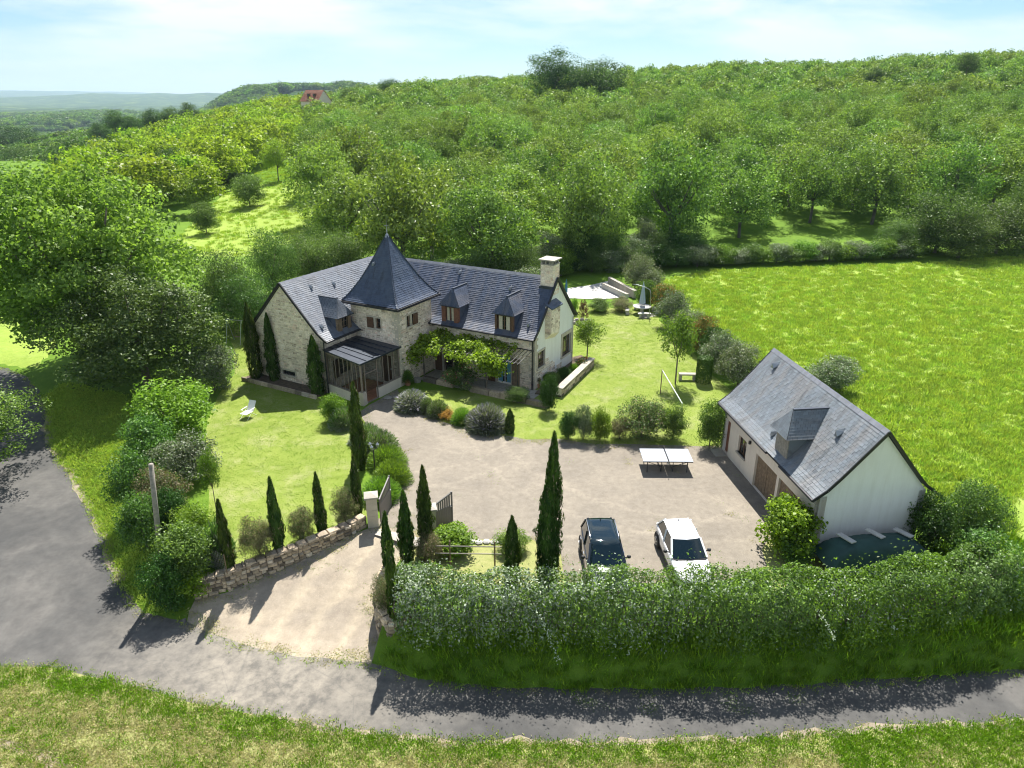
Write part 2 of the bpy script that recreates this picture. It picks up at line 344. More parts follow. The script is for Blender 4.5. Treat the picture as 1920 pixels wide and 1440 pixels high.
M['ridgetile'] = plain('ridge_tile', (.19,.20,.225), .5, 0, .2, 3)
M['zincdark'] = plain('dark_zinc', (.055,.065,.085), .38, .6, .2, 3)
M['zinc'] = plain('zinc', (.36,.38,.40), .4, .7, .15, 3)
M['gutter'] = plain('dark_gutter', (.035,.035,.04), .45, .4)
M['brown'] = plain('brown_wood', (.12,.062,.032), .7, 0, .3, 7)
M['redbrown'] = plain('red_brown_wood', (.20,.085,.05), .7, 0, .3, 7)
M['oldwood'] = plain('weathered_oak', (.19,.135,.085), .8, 0, .35, 7)
M['greywood'] = plain('grey_wood', (.26,.235,.20), .85, 0, .25, 8)
M['steel'] = plain('painted_iron', (.05,.05,.055), .5, .5)
M['beigeframe'] = plain('porch_frame', (.23,.185,.15), .6)
M['gategrey'] = plain('grey_gate_paint', (.13,.125,.12), .45, .2, .08)
M['white'] = plain('white_paint', (.78,.78,.77), .5, 0, .04)
M['curtain'] = plain('curtain_cloth', (.55,.50,.38), .9, 0, .15)
M['bluecurtain'] = plain('blue_curtain', (.12,.32,.42), .8, 0, .15)
M['tarp'] = plain('green_tarpaulin', (.02,.06,.055), .75, 0, .2, 2)
M['tarpblue'] = plain('dark_blue_sheet', (.02,.035,.06), .4, 0, .3, 2)
M['bluebarrel'] = plain('blue_plastic', (.03,.05,.22), .4)
M['rubber'] = plain('tyre_rubber', (.02,.02,.02), .8)
M['alloy'] = plain('alloy', (.45,.46,.47), .3, .8, .05)
M['terracotta'] = plain('terracotta', (.42,.19,.10), .85)
M['redtile'] = stonemat('red_roof_tile', [(0, (.22,.10,.07)), (.5, (.30,.14,.10)), (1, (.36,.18,.13))])
M['greystone'] = plain('grey_stone', (.30,.28,.24), .9, 0, .25)
M['parasol'] = plain('parasol_cloth', (.33,.40,.50), .85, 0, .12)
M['bluecloth'] = plain('blue_cloth', (.07,.20,.40), .8)
M['log'] = plain('log_wood', (.22,.15,.09), .9, 0, .4, 5)
def glassy(name, c, rough=.05, alpha=1.0):
    m, nt, out = nmat(name); p = nt.nodes.new('ShaderNodeBsdfPrincipled')
    p.inputs['Base Color'].default_value = (*c, 1); p.inputs['Roughness'].default_value = rough; p.inputs['IOR'].default_value = 1.5
    p.inputs['Coat Weight'].default_value = .5 if alpha == 1 else 0
    if alpha < 1:
        t = nt.nodes.new('ShaderNodeBsdfTransparent'); ms = nt.nodes.new('ShaderNodeMixShader'); ms.inputs[0].default_value = alpha
        t.inputs[0].default_value = (.93,.95,.94,1)
        nt.links.new(t.outputs[0], ms.inputs[1]); nt.links.new(p.outputs[0], ms.inputs[2]); nt.links.new(ms.outputs[0], out.inputs['Surface'])
    else: nt.links.new(p.outputs[0], out.inputs['Surface'])
    return m
M['glass'] = glassy('window_glass', (.012,.014,.016)); M['porchglass'] = glassy('clear_glass', (.03,.035,.035), .03, .12)
M['carglass'] = glassy('car_glass', (.006,.014,.018), .04)
def paint(name, c, metal=0):
    m, nt, out = nmat(name); p = principled(nt, out, c, .16, None, metal, .3); p.inputs['Coat Weight'].default_value = 1.0; p.inputs['Coat Roughness'].default_value = .06; return m
M['carwhite'] = paint('white_car_paint', (.80,.81,.82)); M['carblack'] = paint('dark_blue_car_paint', (.012,.02,.032))
M['carplastic'] = plain('black_plastic', (.025,.025,.027), .6); M['carchrome'] = plain('chrome_trim', (.7,.7,.7), .15, 1, .02)
M['headlight'] = glassy('headlight_glass', (.55,.58,.6), .05)
M['tabletop'] = plain('table_top_paint', (.30,.33,.38), .6, 0, .04)

# ------------------------------------------------------------------ mesh builder
class MB:
    def __init__(s): s.v = []; s.f = []; s.a = []; s.m = []; s.mi = 0; s.T = None
    def add(s, vs, fs, a=None):
        b = len(s.v)
        if s.T is not None: vs = [s.T @ Vector(p) for p in vs]
        s.v += [tuple(p) for p in vs]; a = random.random() if a is None else a
        for f in fs: s.f.append(tuple(b+i for i in f)); s.a.append(a); s.m.append(s.mi)
        return s
    def box(s, x0, y0, z0, x1, y1, z1, a=None):
        return s.add([(x0,y0,z0),(x1,y0,z0),(x1,y1,z0),(x0,y1,z0),(x0,y0,z1),(x1,y0,z1),(x1,y1,z1),(x0,y1,z1)],
                     [(0,3,2,1),(4,5,6,7),(0,1,5,4),(1,2,6,5),(2,3,7,6),(3,0,4,7)], a)
    def bar(s, p, q, w, h=None, a=None, up=(0,0,1)):
        p = Vector(p); q = Vector(q); h = h or w; d = (q-p).normalized(); u = Vector(up)
        if abs(d.dot(u)) > .98: u = Vector((1,0,0))
        x = d.cross(u).normalized(); y = x.cross(d)
        vs = [P+x*sx*w/2+y*sy*h/2 for P in (p, q) for sx, sy in ((-1,-1),(1,-1),(1,1),(-1,1))]
        return s.add(vs, [(0,1,2,3),(7,6,5,4),(0,4,5,1),(1,5,6,2),(2,6,7,3),(3,7,4,0)], a)
    def tube(s, pts, rs, n=6, a=None, cap=True):
        pts = [Vector(p) for p in pts]
        if not hasattr(rs, '__len__'): rs = [rs]*len(pts)
        vs = []; prev = None
        for i, p in enumerate(pts):
            d = (pts[min(i+1, len(pts)-1)]-pts[max(i-1, 0)]).normalized()
            x = d.cross(Vector((0,0,1)) if abs(d.z) < .95 else Vector((1,0,0))).normalized()
            if prev is not None and x.dot(prev) < 0: x = -x
            prev = x; y = d.cross(x)
            for k in range(n): t = 2*PI*k/n; vs.append(p+(x*math.cos(t)+y*math.sin(t))*rs[i])
        fs = [(i*n+k, i*n+(k+1) % n, (i+1)*n+(k+1) % n, (i+1)*n+k) for i in range(len(pts)-1) for k in range(n)]
        if cap: fs += [tuple(range(n))[::-1], tuple((len(pts)-1)*n+k for k in range(n))]
        return s.add(vs, fs, a)
    def lathe(s, prof, n=16, c=(0,0,0), a=None):
        vs = [(c[0]+r*math.cos(2*PI*k/n), c[1]+r*math.sin(2*PI*k/n), c[2]+z) for r, z in prof for k in range(n)]
        fs = [(i*n+k, i*n+(k+1) % n, (i+1)*n+(k+1) % n, (i+1)*n+k) for i in range(len(prof)-1) for k in range(n)]
        fs += [tuple(range(n))[::-1], tuple((len(prof)-1)*n+k for k in range(n))]
        return s.add(vs, fs, a)
    def prism(s, poly, off, a=None):
        n = len(poly); off = Vector(off); vs = [Vector(p) for p in poly]; vs += [p+off for p in vs]
        return s.add(vs, [tuple(range(n))[::-1], tuple(range(n, 2*n))]+[(i, (i+1) % n, n+(i+1) % n, n+i) for i in range(n)], a)
    def stone(s, o, ux, uz, n, w, h, d, a=None, ch=.18, jit=.0):
        # irregular block: outer face smaller than its bed
        c = min(w, h)*ch; j = lambda: random.uniform(-jit, jit)
        P = lambda x, z, y: o+ux*x+uz*z+n*y
        vs = [P(0,0,0),P(w,0,0),P(w,h,0),P(0,h,0),P(c+j(),c+j(),d+j()*.5),P(w-c+j(),c*.8+j(),d+j()*.5),P(w-c+j(),h-c+j(),d+j()*.5),P(c+j(),h-c*.8+j(),d+j()*.5)]
        return s.add(vs, [(4,5,6,7),(0,1,5,4),(1,2,6,5),(2,3,7,6),(3,0,4,7)], a)
    def mesh(s, name, mats, smooth=False):
        me = bpy.data.meshes.new(name); me.from_pydata(s.v, [], s.f)
        if not isinstance(mats, (list, tuple)): mats = [mats]
        for m in mats: me.materials.append(m)
        at = me.attributes.new('v', 'FLOAT', 'FACE'); at.data.foreach_set('value', s.a)
        if len(mats) > 1: me.polygons.foreach_set('material_index', s.m)
        if smooth: me.polygons.foreach_set('use_smooth', [True]*len(s.f))
        bm = bmesh.new(); bm.from_mesh(me); bmesh.ops.recalc_face_normals(bm, faces=bm.faces); bm.to_mesh(me); bm.free()
        me.update(); return me
    def build(s, name, mats, parent=None, label=None, cat=None, group=None, kind=None, smooth=False, loc=None, rz=0):
        o = link(name, s.mesh(name, mats, smooth), parent, loc, rz); return tag(o, label, cat, group, kind)

# ------------------------------------------------------------------ leaf meshes (numpy)
def leaves(name, C, N, S, V, mats, aspect=.55, mi=None, roll=None):
    n = len(C); N = N/np.linalg.norm(N, axis=1)[:, None]
    if roll is None: t = rng.normal(size=(n, 3))
    else: t = roll+rng.normal(size=(n, 3))*.15
    a = t-(t*N).sum(1)[:, None]*N; a /= np.linalg.norm(a, axis=1)[:, None]; b = np.cross(N, a)
    S = S[:, None]; k = aspect
    vs = np.empty((n, 4, 3)); vs[:, 0] = C-a*S*.5; vs[:, 1] = C+b*S*k*.5+N*S*.10; vs[:, 2] = C+a*S*.5-N*S*.06; vs[:, 3] = C-b*S*k*.5+N*S*.10
    me = bpy.data.meshes.new(name); me.vertices.add(4*n); me.vertices.foreach_set('co', vs.reshape(-1).astype(np.float32))
    me.loops.add(4*n); me.loops.foreach_set('vertex_index', np.arange(4*n, dtype=np.int32))
    me.polygons.add(n); me.polygons.foreach_set('loop_start', np.arange(0, 4*n, 4, dtype=np.int32))
    me.update(calc_edges=True)
    at = me.attributes.new('v', 'FLOAT', 'FACE'); at.data.foreach_set('value', V.astype(np.float32))
    if not isinstance(mats, (list, tuple)): mats = [mats]
    for m in mats: me.materials.append(m)
    if mi is not None: me.polygons.foreach_set('material_index', mi.astype(np.int32))
    return me
def unit(n):
    d = rng.normal(size=(n, 3)); return d/np.linalg.norm(d, axis=1)[:, None]
def crown_mesh(name, mats, N=6000, nc=60, cr=.26, leaf=.09, low=-.55, inner=.25, rough=.16, flow=0.0, aspect=.55, up=.5, shape=None, lump=.34):
    """leaf clumps spread through a unit crown (radius 1, centre 0)"""
    c = unit(nc*3); c = c[c[:, 2] > low][:nc]; nc = len(c)
    rad = 1-cr*.75 - np.abs(rng.normal(size=nc))*rough; ins = rng.random(nc) < inner; rad[ins] *= rng.uniform(.35, .75, ins.sum())
    sd = rng.uniform(0, 50); lo = np.array([mnoise.noise(Vector((p[0]*1.5+sd, p[1]*1.5, p[2]*1.5))) for p in c])
    c = c*(np.clip(rad, .15, 1.1)*(1+lump*lo))[:, None]
    if shape is not None: c = shape(c)
    crs = cr*rng.uniform(.7, 1.3, nc); k = rng.integers(0, nc, N)
    u = unit(N); r = rng.uniform(.35, 1.08, N)**.6; r = np.where(rng.random(N) < .05, r*rng.uniform(1.1, 1.5, N), r)
    P = c[k]+u*(crs[k]*r)[:, None]*np.array([1.1, 1.1, .8])
    Nn = u*.4+P*.15+np.array([0, 0, up])+rng.normal(size=(N, 3))*.72
    V = np.clip(rng.normal(.45, .22, N)+ (rng.normal(size=nc)*.10)[k], 0, 1)
    S = leaf*rng.uniform(.6, 1.35, N)
    mi = (rng.random(N) < flow).astype(int) if flow else None
    return leaves(name, P, Nn, S, V, mats, aspect, mi), c
def trunk_mesh(name, crown_c, r=.035, base=-1.0, fork=-.35, mat=None, seed=0, limbs=7):
    """tapered trunk and limbs in crown units; base z below the crown centre"""
    b = MB(); rr = random.Random(seed); sx, sy = rr.uniform(-.05, .05), rr.uniform(-.05, .05)
    b.tube([(0,0,base-.04),(sx*.3,sy*.3,base*.6+fork*.4),(sx,sy,fork)], [r*1.5, r*1.1, r*.85], 7)
    cs = sorted(crown_c.tolist(), key=lambda p: -math.hypot(p[0], p[1])-p[2]*.6)
    for p in cs[:limbs*3:3]:
        p = Vector(p)*.85; m = Vector((sx, sy, fork)).lerp(p, .5)+Vector((0, 0, -.05))
        b.tube([(sx, sy, fork-.05), tuple(m), tuple(p)], [r*.65, r*.4, r*.12], 5)
    return b.mesh(name, mat or M['bark'], True)
HAZE = 0.00007
# ------------------------------------------------------------------ ground regions, one conforming triangulation
def W2(pts): return [tuple(g(u, v)[:2]) for u, v in pts]
COURT = W2([(683,766),(745,730),(757,748),(775,768),(800,781),(850,797),(900,810),(950,817),(985,824),(1010,824),(1040,822),(1100,831),(1200,833),(1300,836),(1368,836),
            (1450,890),(1550,1020),(1500,1032),(1452,1000),(1428,1030),(1438,1062),(1330,1095),(1060,1092),(1052,1040),(1000,1012),(960,1012),(880,1012),(850,985),(812,985),(806,1000),(697,985),
            (735,950),(757,905),(748,868),(722,828),(692,800),(672,775)])
LAWN_L = W2([(425,600),(468,640),(480,716),(612,749),(680,768),(672,775),(692,800),(668,850),(672,900),(690,945),(690,968),(640,1000),(600,1000),(525,1034),(467,1061),(425,1085),(392,1060),(388,1000),(392,930),(385,860),(388,790),(410,740),(440,700),(438,650),(415,610)])
LAWN_R = W2([(745,730),(1000,735),(1072,675),(1060,590),(1060,562),(1150,578),(1240,570),(1235,600),(1300,660),(1330,700),(1375,735),(1350,770),(1357,846),(1300,836),(1200,833),(1100,831),(1040,822),(1010,824),(985,824),(950,817),(900,810),(850,797),(800,781),(775,768),(757,748)])
MEADOW = W2([(1235,527),(1330,507),(1500,502),(1740,494),(1920,479),(2300,470)])+[(88,60),(88,26),(26,24)]+W2([(1920,1085),(1870,1040),(1760,960),(1700,850),(1560,730),(1430,690),(1340,620),(1290,570)])
FIELD2 = W2([(-60,590),(60,595),(112,615),(104,650),(70,690),(15,686),(-150,668),(-200,620)])
PATH = W2([(330,480),(330,450),(380,400),(430,355),(490,320),(520,280),(580,280),(596,330),(590,372),(580,420),(560,450),(470,480)])
VERGE = [(x, y) for x, y in W2([(-500,1262),(0,1252),(100,1252),(200,1275),(400,1325),(600,1365),(800,1385),(1000,1393),(1200,1393),(1400,1385),(1600,1372),(1750,1362),(1920,1352),(2300,1325)])]+[(30, 2), (-30, 2)]
_s = W2([(480,1343),(600,1365),(800,1385),(1000,1393),(1200,1393),(1400,1385),(1600,1372),(1750,1362),(1920,1352),(2300,1325)]); SHOULDER = [(x, y-.12) for x, y in _s]+[(x, y+.13) for x, y in _s[::-1]]
_s = W2([(225,1090),(205,1030),(180,960),(150,905),(112,860),(95,820),(92,780)]); SHOULDER2 = [(x+.25, y) for x, y in _s]+[(x-.28-.15*math.sin(y*1.3), y) for x, y in _s[::-1]]
TRACK = W2([(-60,1372),(0,1384),(70,1402),(150,1434),(230,1500),(130,1500),(80,1440),(30,1412),(-60,1400)])
ROUGH = W2([(808,1002),(850,988),(880,1012),(960,1012),(1000,1012),(1052,1040),(1064,1100),(760,1095),(752,1046)]); ROUGH2 = W2([(1452,1000),(1500,1032),(1550,1022),(1600,1060),(1450,1110),(1438,1062),(1428,1030)])
DRIVE = [(x, y-1.1) if 5 < i < 12 else (x, y) for i, (x, y) in enumerate(DRIVE_W)]
REG = [('road_shoulder', SHOULDER, 'sand', .25), ('road_shoulder', SHOULDER2, 'sand', .25), ('dirt_track', TRACK, 'sand', .2), ('road', ROAD_W, 'asphalt', .3), ('gravel_driveway', DRIVE, 'drivegravel', .0), ('gravel_courtyard', COURT, 'gravel', .08), ('lawn', LAWN_L, 'lawn', .06), ('lawn', LAWN_R, 'lawn', .06),
       ('meadow', MEADOW, 'meadow', .3), ('meadow', FIELD2, 'meadow', .3), ('grass_path', PATH, 'meadow', .3), ('grass_verge', VERGE, 'verge', .1), ('rough_ground', ROUGH, 'verge', .1), ('rough_ground', ROUGH2, 'verge', .1)]
X0, X1, Y0, Y1 = -100, 108, 1, 150
pts = []; edges = []
def addpoly(poly, jit):
    start = len(pts); n = len(poly); L = []
    for i in range(n):
        a = np.array(poly[i]); b = np.array(poly[(i+1) % n]); d = np.hypot(*(b-a)); step = .6 if a[1] < 60 else 1.6
        k = max(1, int(d/step))
        for j in range(k):
            p = a+(b-a)*j/k; 
            q = p if j == 0 else p+np.array([mnoise.noise(Vector((p[0]*1.3, p[1]*1.3, 3.3))), mnoise.noise(Vector((p[0]*1.3, p[1]*1.3, 9.3)))])*jit*1.6
            L.append((float(q[0]), float(q[1])))
    pts.extend(L); edges.extend((start+i, start+(i+1) % len(L)) for i in range(len(L))); return L
REG2 = []
for nm, poly, m, j in REG:
    if nm == 'road': j = .12
    REG2.append((nm, np.array(addpoly(poly, j)), m))
def offs(poly, d):   # ring just outside the drive, so that retaining walls stand on a sharp step
    P = np.array(poly); out = []
    A = sum(P[i][0]*P[(i+1) % len(P)][1]-P[(i+1) % len(P)][0]*P[i][1] for i in range(len(P)))
    sgn = 1 if A > 0 else -1
    for i in range(len(P)):
        a, b, c = P[i-1], P[i], P[(i+1) % len(P)]; n1 = np.array([b[1]-a[1], a[0]-b[0]]); n2 = np.array([c[1]-b[1], b[0]-c[0]])
        n = n1/np.hypot(*n1)+n2/np.hypot(*n2); n = n/np.hypot(*n)*sgn; out.append(tuple(b+n*d))
    return out
addpoly(offs(DRIVE_W, .36), 0)
grid = []
y = Y0
while y < Y1:
    st = 0.9 if 16 < y < 55 else (1.5 if y < 95 else 3.0)
    half = .80*y+9
    x = -half
    while x < half:
        if X0 < x < X1: grid.append((x+rng.uniform(-.1, .1)*st, y+rng.uniform(-.1, .1)*st))
        x += st
    for s_ in (-1, 1):
        x = half+3
        while x < 108:
            if X0 < s_*x < X1: grid.append((s_*x, y+rng.uniform(-.2, .2)))
            x += 8
    y += st
for i in range(0, 27):
    t = i/26; grid += [(X0+(X1-X0)*t, Y0), (X0+(X1-X0)*t, Y1)]
    if 0 < i < 26: grid += [(X0, Y0+(Y1-Y0)*t), (X1, Y0+(Y1-Y0)*t)]
allp = [Vector(p) for p in pts+grid]
cv, ce, cf, _, _, _ = delaunay_2d_cdt(allp, edges, [], 0, 1e-4)
CV = np.array([tuple(v) for v in cv]); CF = np.array([f for f in cf if len(f) == 3])
cen = CV[CF].mean(1); HZ = Hf(CV)
owner = np.full(len(CF), -1)
for i, (nm, poly, m) in reversed(list(enumerate(REG2))): owner[inside(cen, poly)] = i
def sub(name, mask, mat, parent=None):
    F = CF[mask]; u, inv = np.unique(F, return_inverse=True); me = bpy.data.meshes.new(name)
    me.from_pydata([(CV[i][0], CV[i][1], HZ[i]) for i in u], [], inv.reshape(-1, 3).tolist()); me.materials.append(mat)
    me.polygons.foreach_set('use_smooth', [True]*len(F)); o = link(name, me); tag(o, kind='structure'); return o
sub('ground', owner == -1, M['ground'])
for i, (nm, poly, m) in enumerate(REG2): sub(nm, owner == i, M[m])
# far ground: fans out to the horizon, tucked under the near sheet
fy = list(np.geomspace(140, 900, 60))+list(np.geomspace(930, 16000, 110)); fa = np.linspace(-1.6, 1.6, 150)
XX = np.array([[a*yy for a in fa] for yy in fy]); YY = np.array([[yy]*len(fa) for yy in fy])
ZZ = Hf(np.stack([XX.ravel(), YY.ravel()], 1)).reshape(XX.shape)
ZZ += np.where(YY < 152, -.6, 0)
nv = len(fa); verts = [(XX[i, j], YY[i, j], ZZ[i, j]) for i in range(len(fy)) for j in range(nv)]
faces = [(i*nv+j, i*nv+j+1, (i+1)*nv+j+1, (i+1)*nv+j) for i in range(len(fy)-1) for j in range(nv-1)]
def forestmat():
    m, nt, out = nmat('forest_floor_and_far_woods'); p = pos(nt)
    n = noise(nt, .012, 6, .65, p); n2 = noise(nt, .09, 4, .8, p)
    c = ramp(nt, n, [(.35, (.022,.05,.016)), (.52, (.04,.08,.022)), (.62, (.10,.15,.035)), (.7, (.17,.19,.07))])
    c = mix(nt, 1.0, c, ramp(nt, n2, [(.35, (.5,.5,.5)), (.65, (1.4,1.4,1.3))]), 'MULTIPLY')
    sx = nt.nodes.new('ShaderNodeSeparateXYZ'); nt.links.new(p, sx.inputs[0])
    f = nt.nodes.new('ShaderNodeMapRange'); f.inputs['From Min'].default_value = 420; f.inputs['From Max'].default_value = 380; nt.links.new(sx.outputs['Y'], f.inputs[0])
    c = mix(nt, f.outputs[0], c, (.11,.20,.02))
    principled(nt, out, c, .95, bump(nt, n2, 1.0, 4.0), 0, .05); return m
me = bpy.data.meshes.new('countryside'); me.from_pydata(verts, [], faces); me.materials.append(forestmat()); me.polygons.foreach_set('use_smooth', [True]*len(faces))
tag(link('countryside', me), kind='structure')
# land beside and behind the viewpoint
b = MB()
for x0, y0, x1, y1 in ((-260,-120,-98,260),(106,-120,260,260),(-98,-120,106,1.2)): b.add([(x0,y0,-1.9),(x1,y0,-1.9),(x1,y1,-1.9),(x0,y1,-1.9)], [(0,1,2,3)], .5)
b.build('outer_ground', M['ground'], kind='structure')

# ------------------------------------------------------------------ plant kinds
K = {}
def kind(name, mats, nvar=2, trunk=False, tbase=-1.7, fork=-.45, tr=.035, bark='bark', hc=.92, **kw):
    L = []
    for i in range(nvar):
        cm, cc = crown_mesh('crown', mats, **kw)
        tm = trunk_mesh('trunk', cc, tr, tbase if trunk else -1.0, fork, M[bark], i)
        L.append((cm, tm))
    K[name] = (L, hc)
kind('walnut', [M['walnut'], M['walnut_y']], 6, True, -1.75, -.5, .04, 'greybark', 1.1, N=11000, nc=150, cr=.175, leaf=.058, low=-.85, flow=.12, rough=.2, inner=.35, up=.25, lump=.15)
kind('ywalnut', [M['walnut_y'], M['walnut']], 4, True, -1.75, -.5, .035, 'greybark', 1.25, N=7000, nc=90, cr=.25, leaf=.075, low=-.7, flow=.12, rough=.18)
kind('bigmaple', M['maple'], 1, True, -1.5, -.55, .045, 'bark', 1.15, N=52000, nc=230, cr=.155, leaf=.034, up=.35, low=-.85, rough=.26, inner=.2, aspect=.8)
kind('roadtree', [M['mid'], M['bright']], 1, True, -1.6, -.5, .04, 'bark', 1.2, N=22000, nc=170, cr=.17, leaf=.036, low=-.8, rough=.16, inner=.4, aspect=.7, flow=.3)
kind('bigdark', M['darkolive'], 1, True, -1.3, -.55, .05, 'bark', 1.02, N=42000, nc=190, cr=.18, leaf=.040, low=-.98, rough=.2, inner=.2)
kind('oak', M['oak'], 3, True, -1.5, -.5, .045, 'bark', 1.15, N=7000, nc=80, cr=.25, leaf=.07, low=-.8)
kind('mixed', [M['mid'], M['darkolive']], 4, True, -1.4, -.5, .03, 'greybark', .95, N=15000, nc=110, cr=.25, leaf=.055, low=-.98, flow=.35)
kind('midbush', [M['mid'], M['bright']], 3, N=11000, nc=80, cr=.30, leaf=.075, low=-1, flow=.15)
kind('brightbush', M['bright'], 2, N=10000, nc=75, cr=.30, leaf=.075, low=-1)
kind('vinebush', M['vine'], 2, N=6500, nc=75, cr=.30, leaf=.10, low=-1, aspect=.85)
kind('silverbush', [M['silver'], M['mid']], 3, N=12000, nc=80, cr=.29, leaf=.065, low=-1, flow=.2)
kind('darkbush', M['laurel'], 2, N=11000, nc=70, cr=.30, leaf=.07, low=-1)
kind('redbush', [M['redtip'], M['mid']], 2, N=11000, nc=75, cr=.30, leaf=.07, low=-1, flow=.55)
kind('brownbush', [M['brownish'], M['darkolive']], 2, N=12000, nc=70, cr=.28, leaf=.058, low=-1, flow=.3)
kind('orangebush', M['orange'], 1, N=4500, nc=50, cr=.25, leaf=.08, low=-.5)
kind('purplebush', M['purple'], 1, N=2500, nc=40, cr=.25, leaf=.10, low=-.8)
kind('smalltree', [M['bright'], M['mid']], 2, True, -2.4, -.75, .035, 'bark', 1.75, N=4200, nc=70, cr=.24, leaf=.085, low=-.85, flow=.3, rough=.25)
kind('lilac', [M['mid'], M['brownish']], 1, N=12000, nc=80, cr=.28, leaf=.06, low=-1, flow=.3)
kind('bigbush', [M['darkolive'], M['mid']], 2, N=18000, nc=120, cr=.26, leaf=.045, low=-1, flow=.3)
kind('flowerred', [M['laurel'], M['redflower']], 1, N=3000, nc=40, cr=.26, leaf=.10, low=-.8, flow=.12)
kind('flowerpink', [M['laurel'], M['pinkflower']], 1, N=6000, nc=70, cr=.24, leaf=.07, low=-.8, flow=.02)

def spiky(name, mats, N, leaf, flow):
    # low mound of upright stalks radiating from the middle
    u = unit(N); u[:, 2] = np.abs(u[:, 2]); r = rng.uniform(.45, 1.12, N)[:, None]; P = u*r; P[:, 2] = P[:, 2]*1.6-.8
    mi = ((rng.random(N) < flow) & (u[:, 2] > .25) & (r[:, 0] > .8)).astype(int) if flow else None
    Nn = np.cross(u, unit(N)); S = leaf*rng.uniform(.6, 1.3, N)
    return leaves(name, P, Nn, S, np.clip(rng.normal(.5, .22, N), 0, 1), mats, .16, mi, roll=u+np.array([0,0,.5]))
K['lavender'] = ([(spiky('crown', [M['lavender'], M['lavflower']], 6500, .34, .30), None) for _ in range(2)], .75)
K['lavgreen'] = ([(spiky('crown', [M['lavender'], M['mid']], 5200, .28, .55), None) for _ in range(2)], .75)
K['greenmound'] = ([(spiky('crown', [M['mid'], M['bright']], 6500, .22, .8), None) for _ in range(2)], .7)
K['reed'] = ([(spiky('crown', [M['lavender'], M['mid']], 2200, .45, .8), None) for _ in range(1)], .75)

def plant(kname, p, a, b, label, cat, group=None, name='shrub', rz=None, var=None, a2=None):
    L, hc = K[kname]; cm, tm = L[random.randrange(len(L)) if var is None else var % len(L)]
    r = empty(name, p, random.uniform(0, 6.28) if rz is None else rz, label, cat, group)
    c = link('crown', cm, r, (0, 0, b*hc), 0, (a, a2 or a, b))
    if tm:
        t = link('trunk', tm, r, (0, 0, b*hc), 0, (a, a2 or a, b))
    return r
def boxfit(u0, v0, u1, v1, hc):
    """world base, half width and half height of an upright ellipsoid crown seen in this pixel box"""
    uc, vc = (u0+u1)/2, (v0+v1)/2; b = 1.0
    for _ in range(25):
        zc = b*hc
        p = None; z = 0
        for _ in range(8):
            q = G(uc, vc, z+zc); z = .5*z+.5*hz(q[0], q[1])
        q = G(uc, vc, z+zc); dep = depth_of(q); a = (u1-u0)/2*dep/FPX; th = PITCH+math.atan((vc-720)/FPX)
        hh = (v1-v0)/2*dep/FPX; bb = math.sqrt(max(hh*hh-(a*math.sin(th))**2, (.25*a)**2))/math.cos(th); b = .6*b+.4*bb
    return Vector((q[0], q[1], hz(q[0], q[1]))), a, b
def pb(kname, box, label, cat='shrub', name='shrub', group=None, var=None, amul=1.0, bmul=1.0):
    p, a, b = boxfit(*box, K[kname][1]); k_ = 1.22 if (box[0] > 1165 and 480 < box[1] < 700 and box[2] < 1440) else 1.0 if (b > 2.4 or box[1] < 600) else 1.24 if b < 1.2 else 1.14; a *= k_; b *= k_; return plant(kname, p, a*amul, b*bmul, label, cat, group, name, var=var)

kind('denseoak', [M['oak'], M['darkolive']], 3, N=14000, nc=110, cr=.25, leaf=.05, low=-1, flow=.3)
# ------------------------------------------------------------------ walnut orchard
ORCH_L = [(-.42, 60), (-.36, 95), (-.30, 120), (-.285, 200), (-.285, 470)]
def left_lim(y): return np.interp(y, [60, 80, 95, 130, 170, 470], [-.25, -.275, -.28, -.275, -.265, -.26])
def front_y(x): return np.interp(x, [-40, -18, 3, 6, 17, 23, 27, 60, 75, 130], [82, 74, 73, 81, 83, 86, 99, 102, 110, 124])
spots = []
c_, s_ = math.cos(R(9)), math.sin(R(9))
for i in range(-60, 70):
    for j in range(0, 60):
        x = i*10.2; y = 60+j*9.7; X = x*c_+y*s_-25; Y = -x*s_+y*c_
        X += random.gauss(0, .5); Y += random.gauss(0, .5)
        if Y < front_y(X) or Y > 455 or abs(X) > .80*Y+6: continue
        if X/Y < left_lim(Y): continue
        spots.append((Y, X))
spots.sort()
wl_lab = 'walnut tree with a rounded light green crown in the dense orchard behind the slate-roofed farmhouse'
far_pts = []
n_ind = 0
for Y, X in spots:
    z = hz(X, Y); s = random.uniform(.86, 1.14)
    if n_ind < 215:
        big_ = 1.18 if Y < front_y(X)+14 and X < 22 else 1.0; a = 5.75*s*(1+(big_-1)*.4); b = 5.3*s*random.uniform(.85, 1.15)*big_
        plant('walnut', (X, Y, z), a, b, wl_lab, 'walnut tree', 'walnut trees of the orchard behind the farmhouse', 'walnut_tree'); n_ind += 1
    else: far_pts.append((X, Y, z, s))
# yellower young walnuts left of the grassy path
ny = 0
for i in range(-50, 30):
    for j in range(0, 45):
        X = i*9.0+random.gauss(0, .7); Y = 128+j*8.6+random.gauss(0, .7)
        if Y > 470: continue
        t = X/Y
        if t > np.interp(Y, [128, 150, 170, 190, 220], [-.42, -.378, -.345, -.305, -.275]): continue
        if t < -.62 + .0007*(Y-128): continue
        z = hz(X, Y); s = random.uniform(.8, 1.1)
        if ny < 80:
            plant('ywalnut', (X, Y, z), 4.8*s, 3.7*s, 'yellow-green walnut tree in the sparse plantation left of the grassy path on the hillside', 'walnut tree', 'yellow-green walnut trees left of the grassy path', 'walnut_tree'); ny += 1
        else: far_pts.append((X, Y, z, -s))

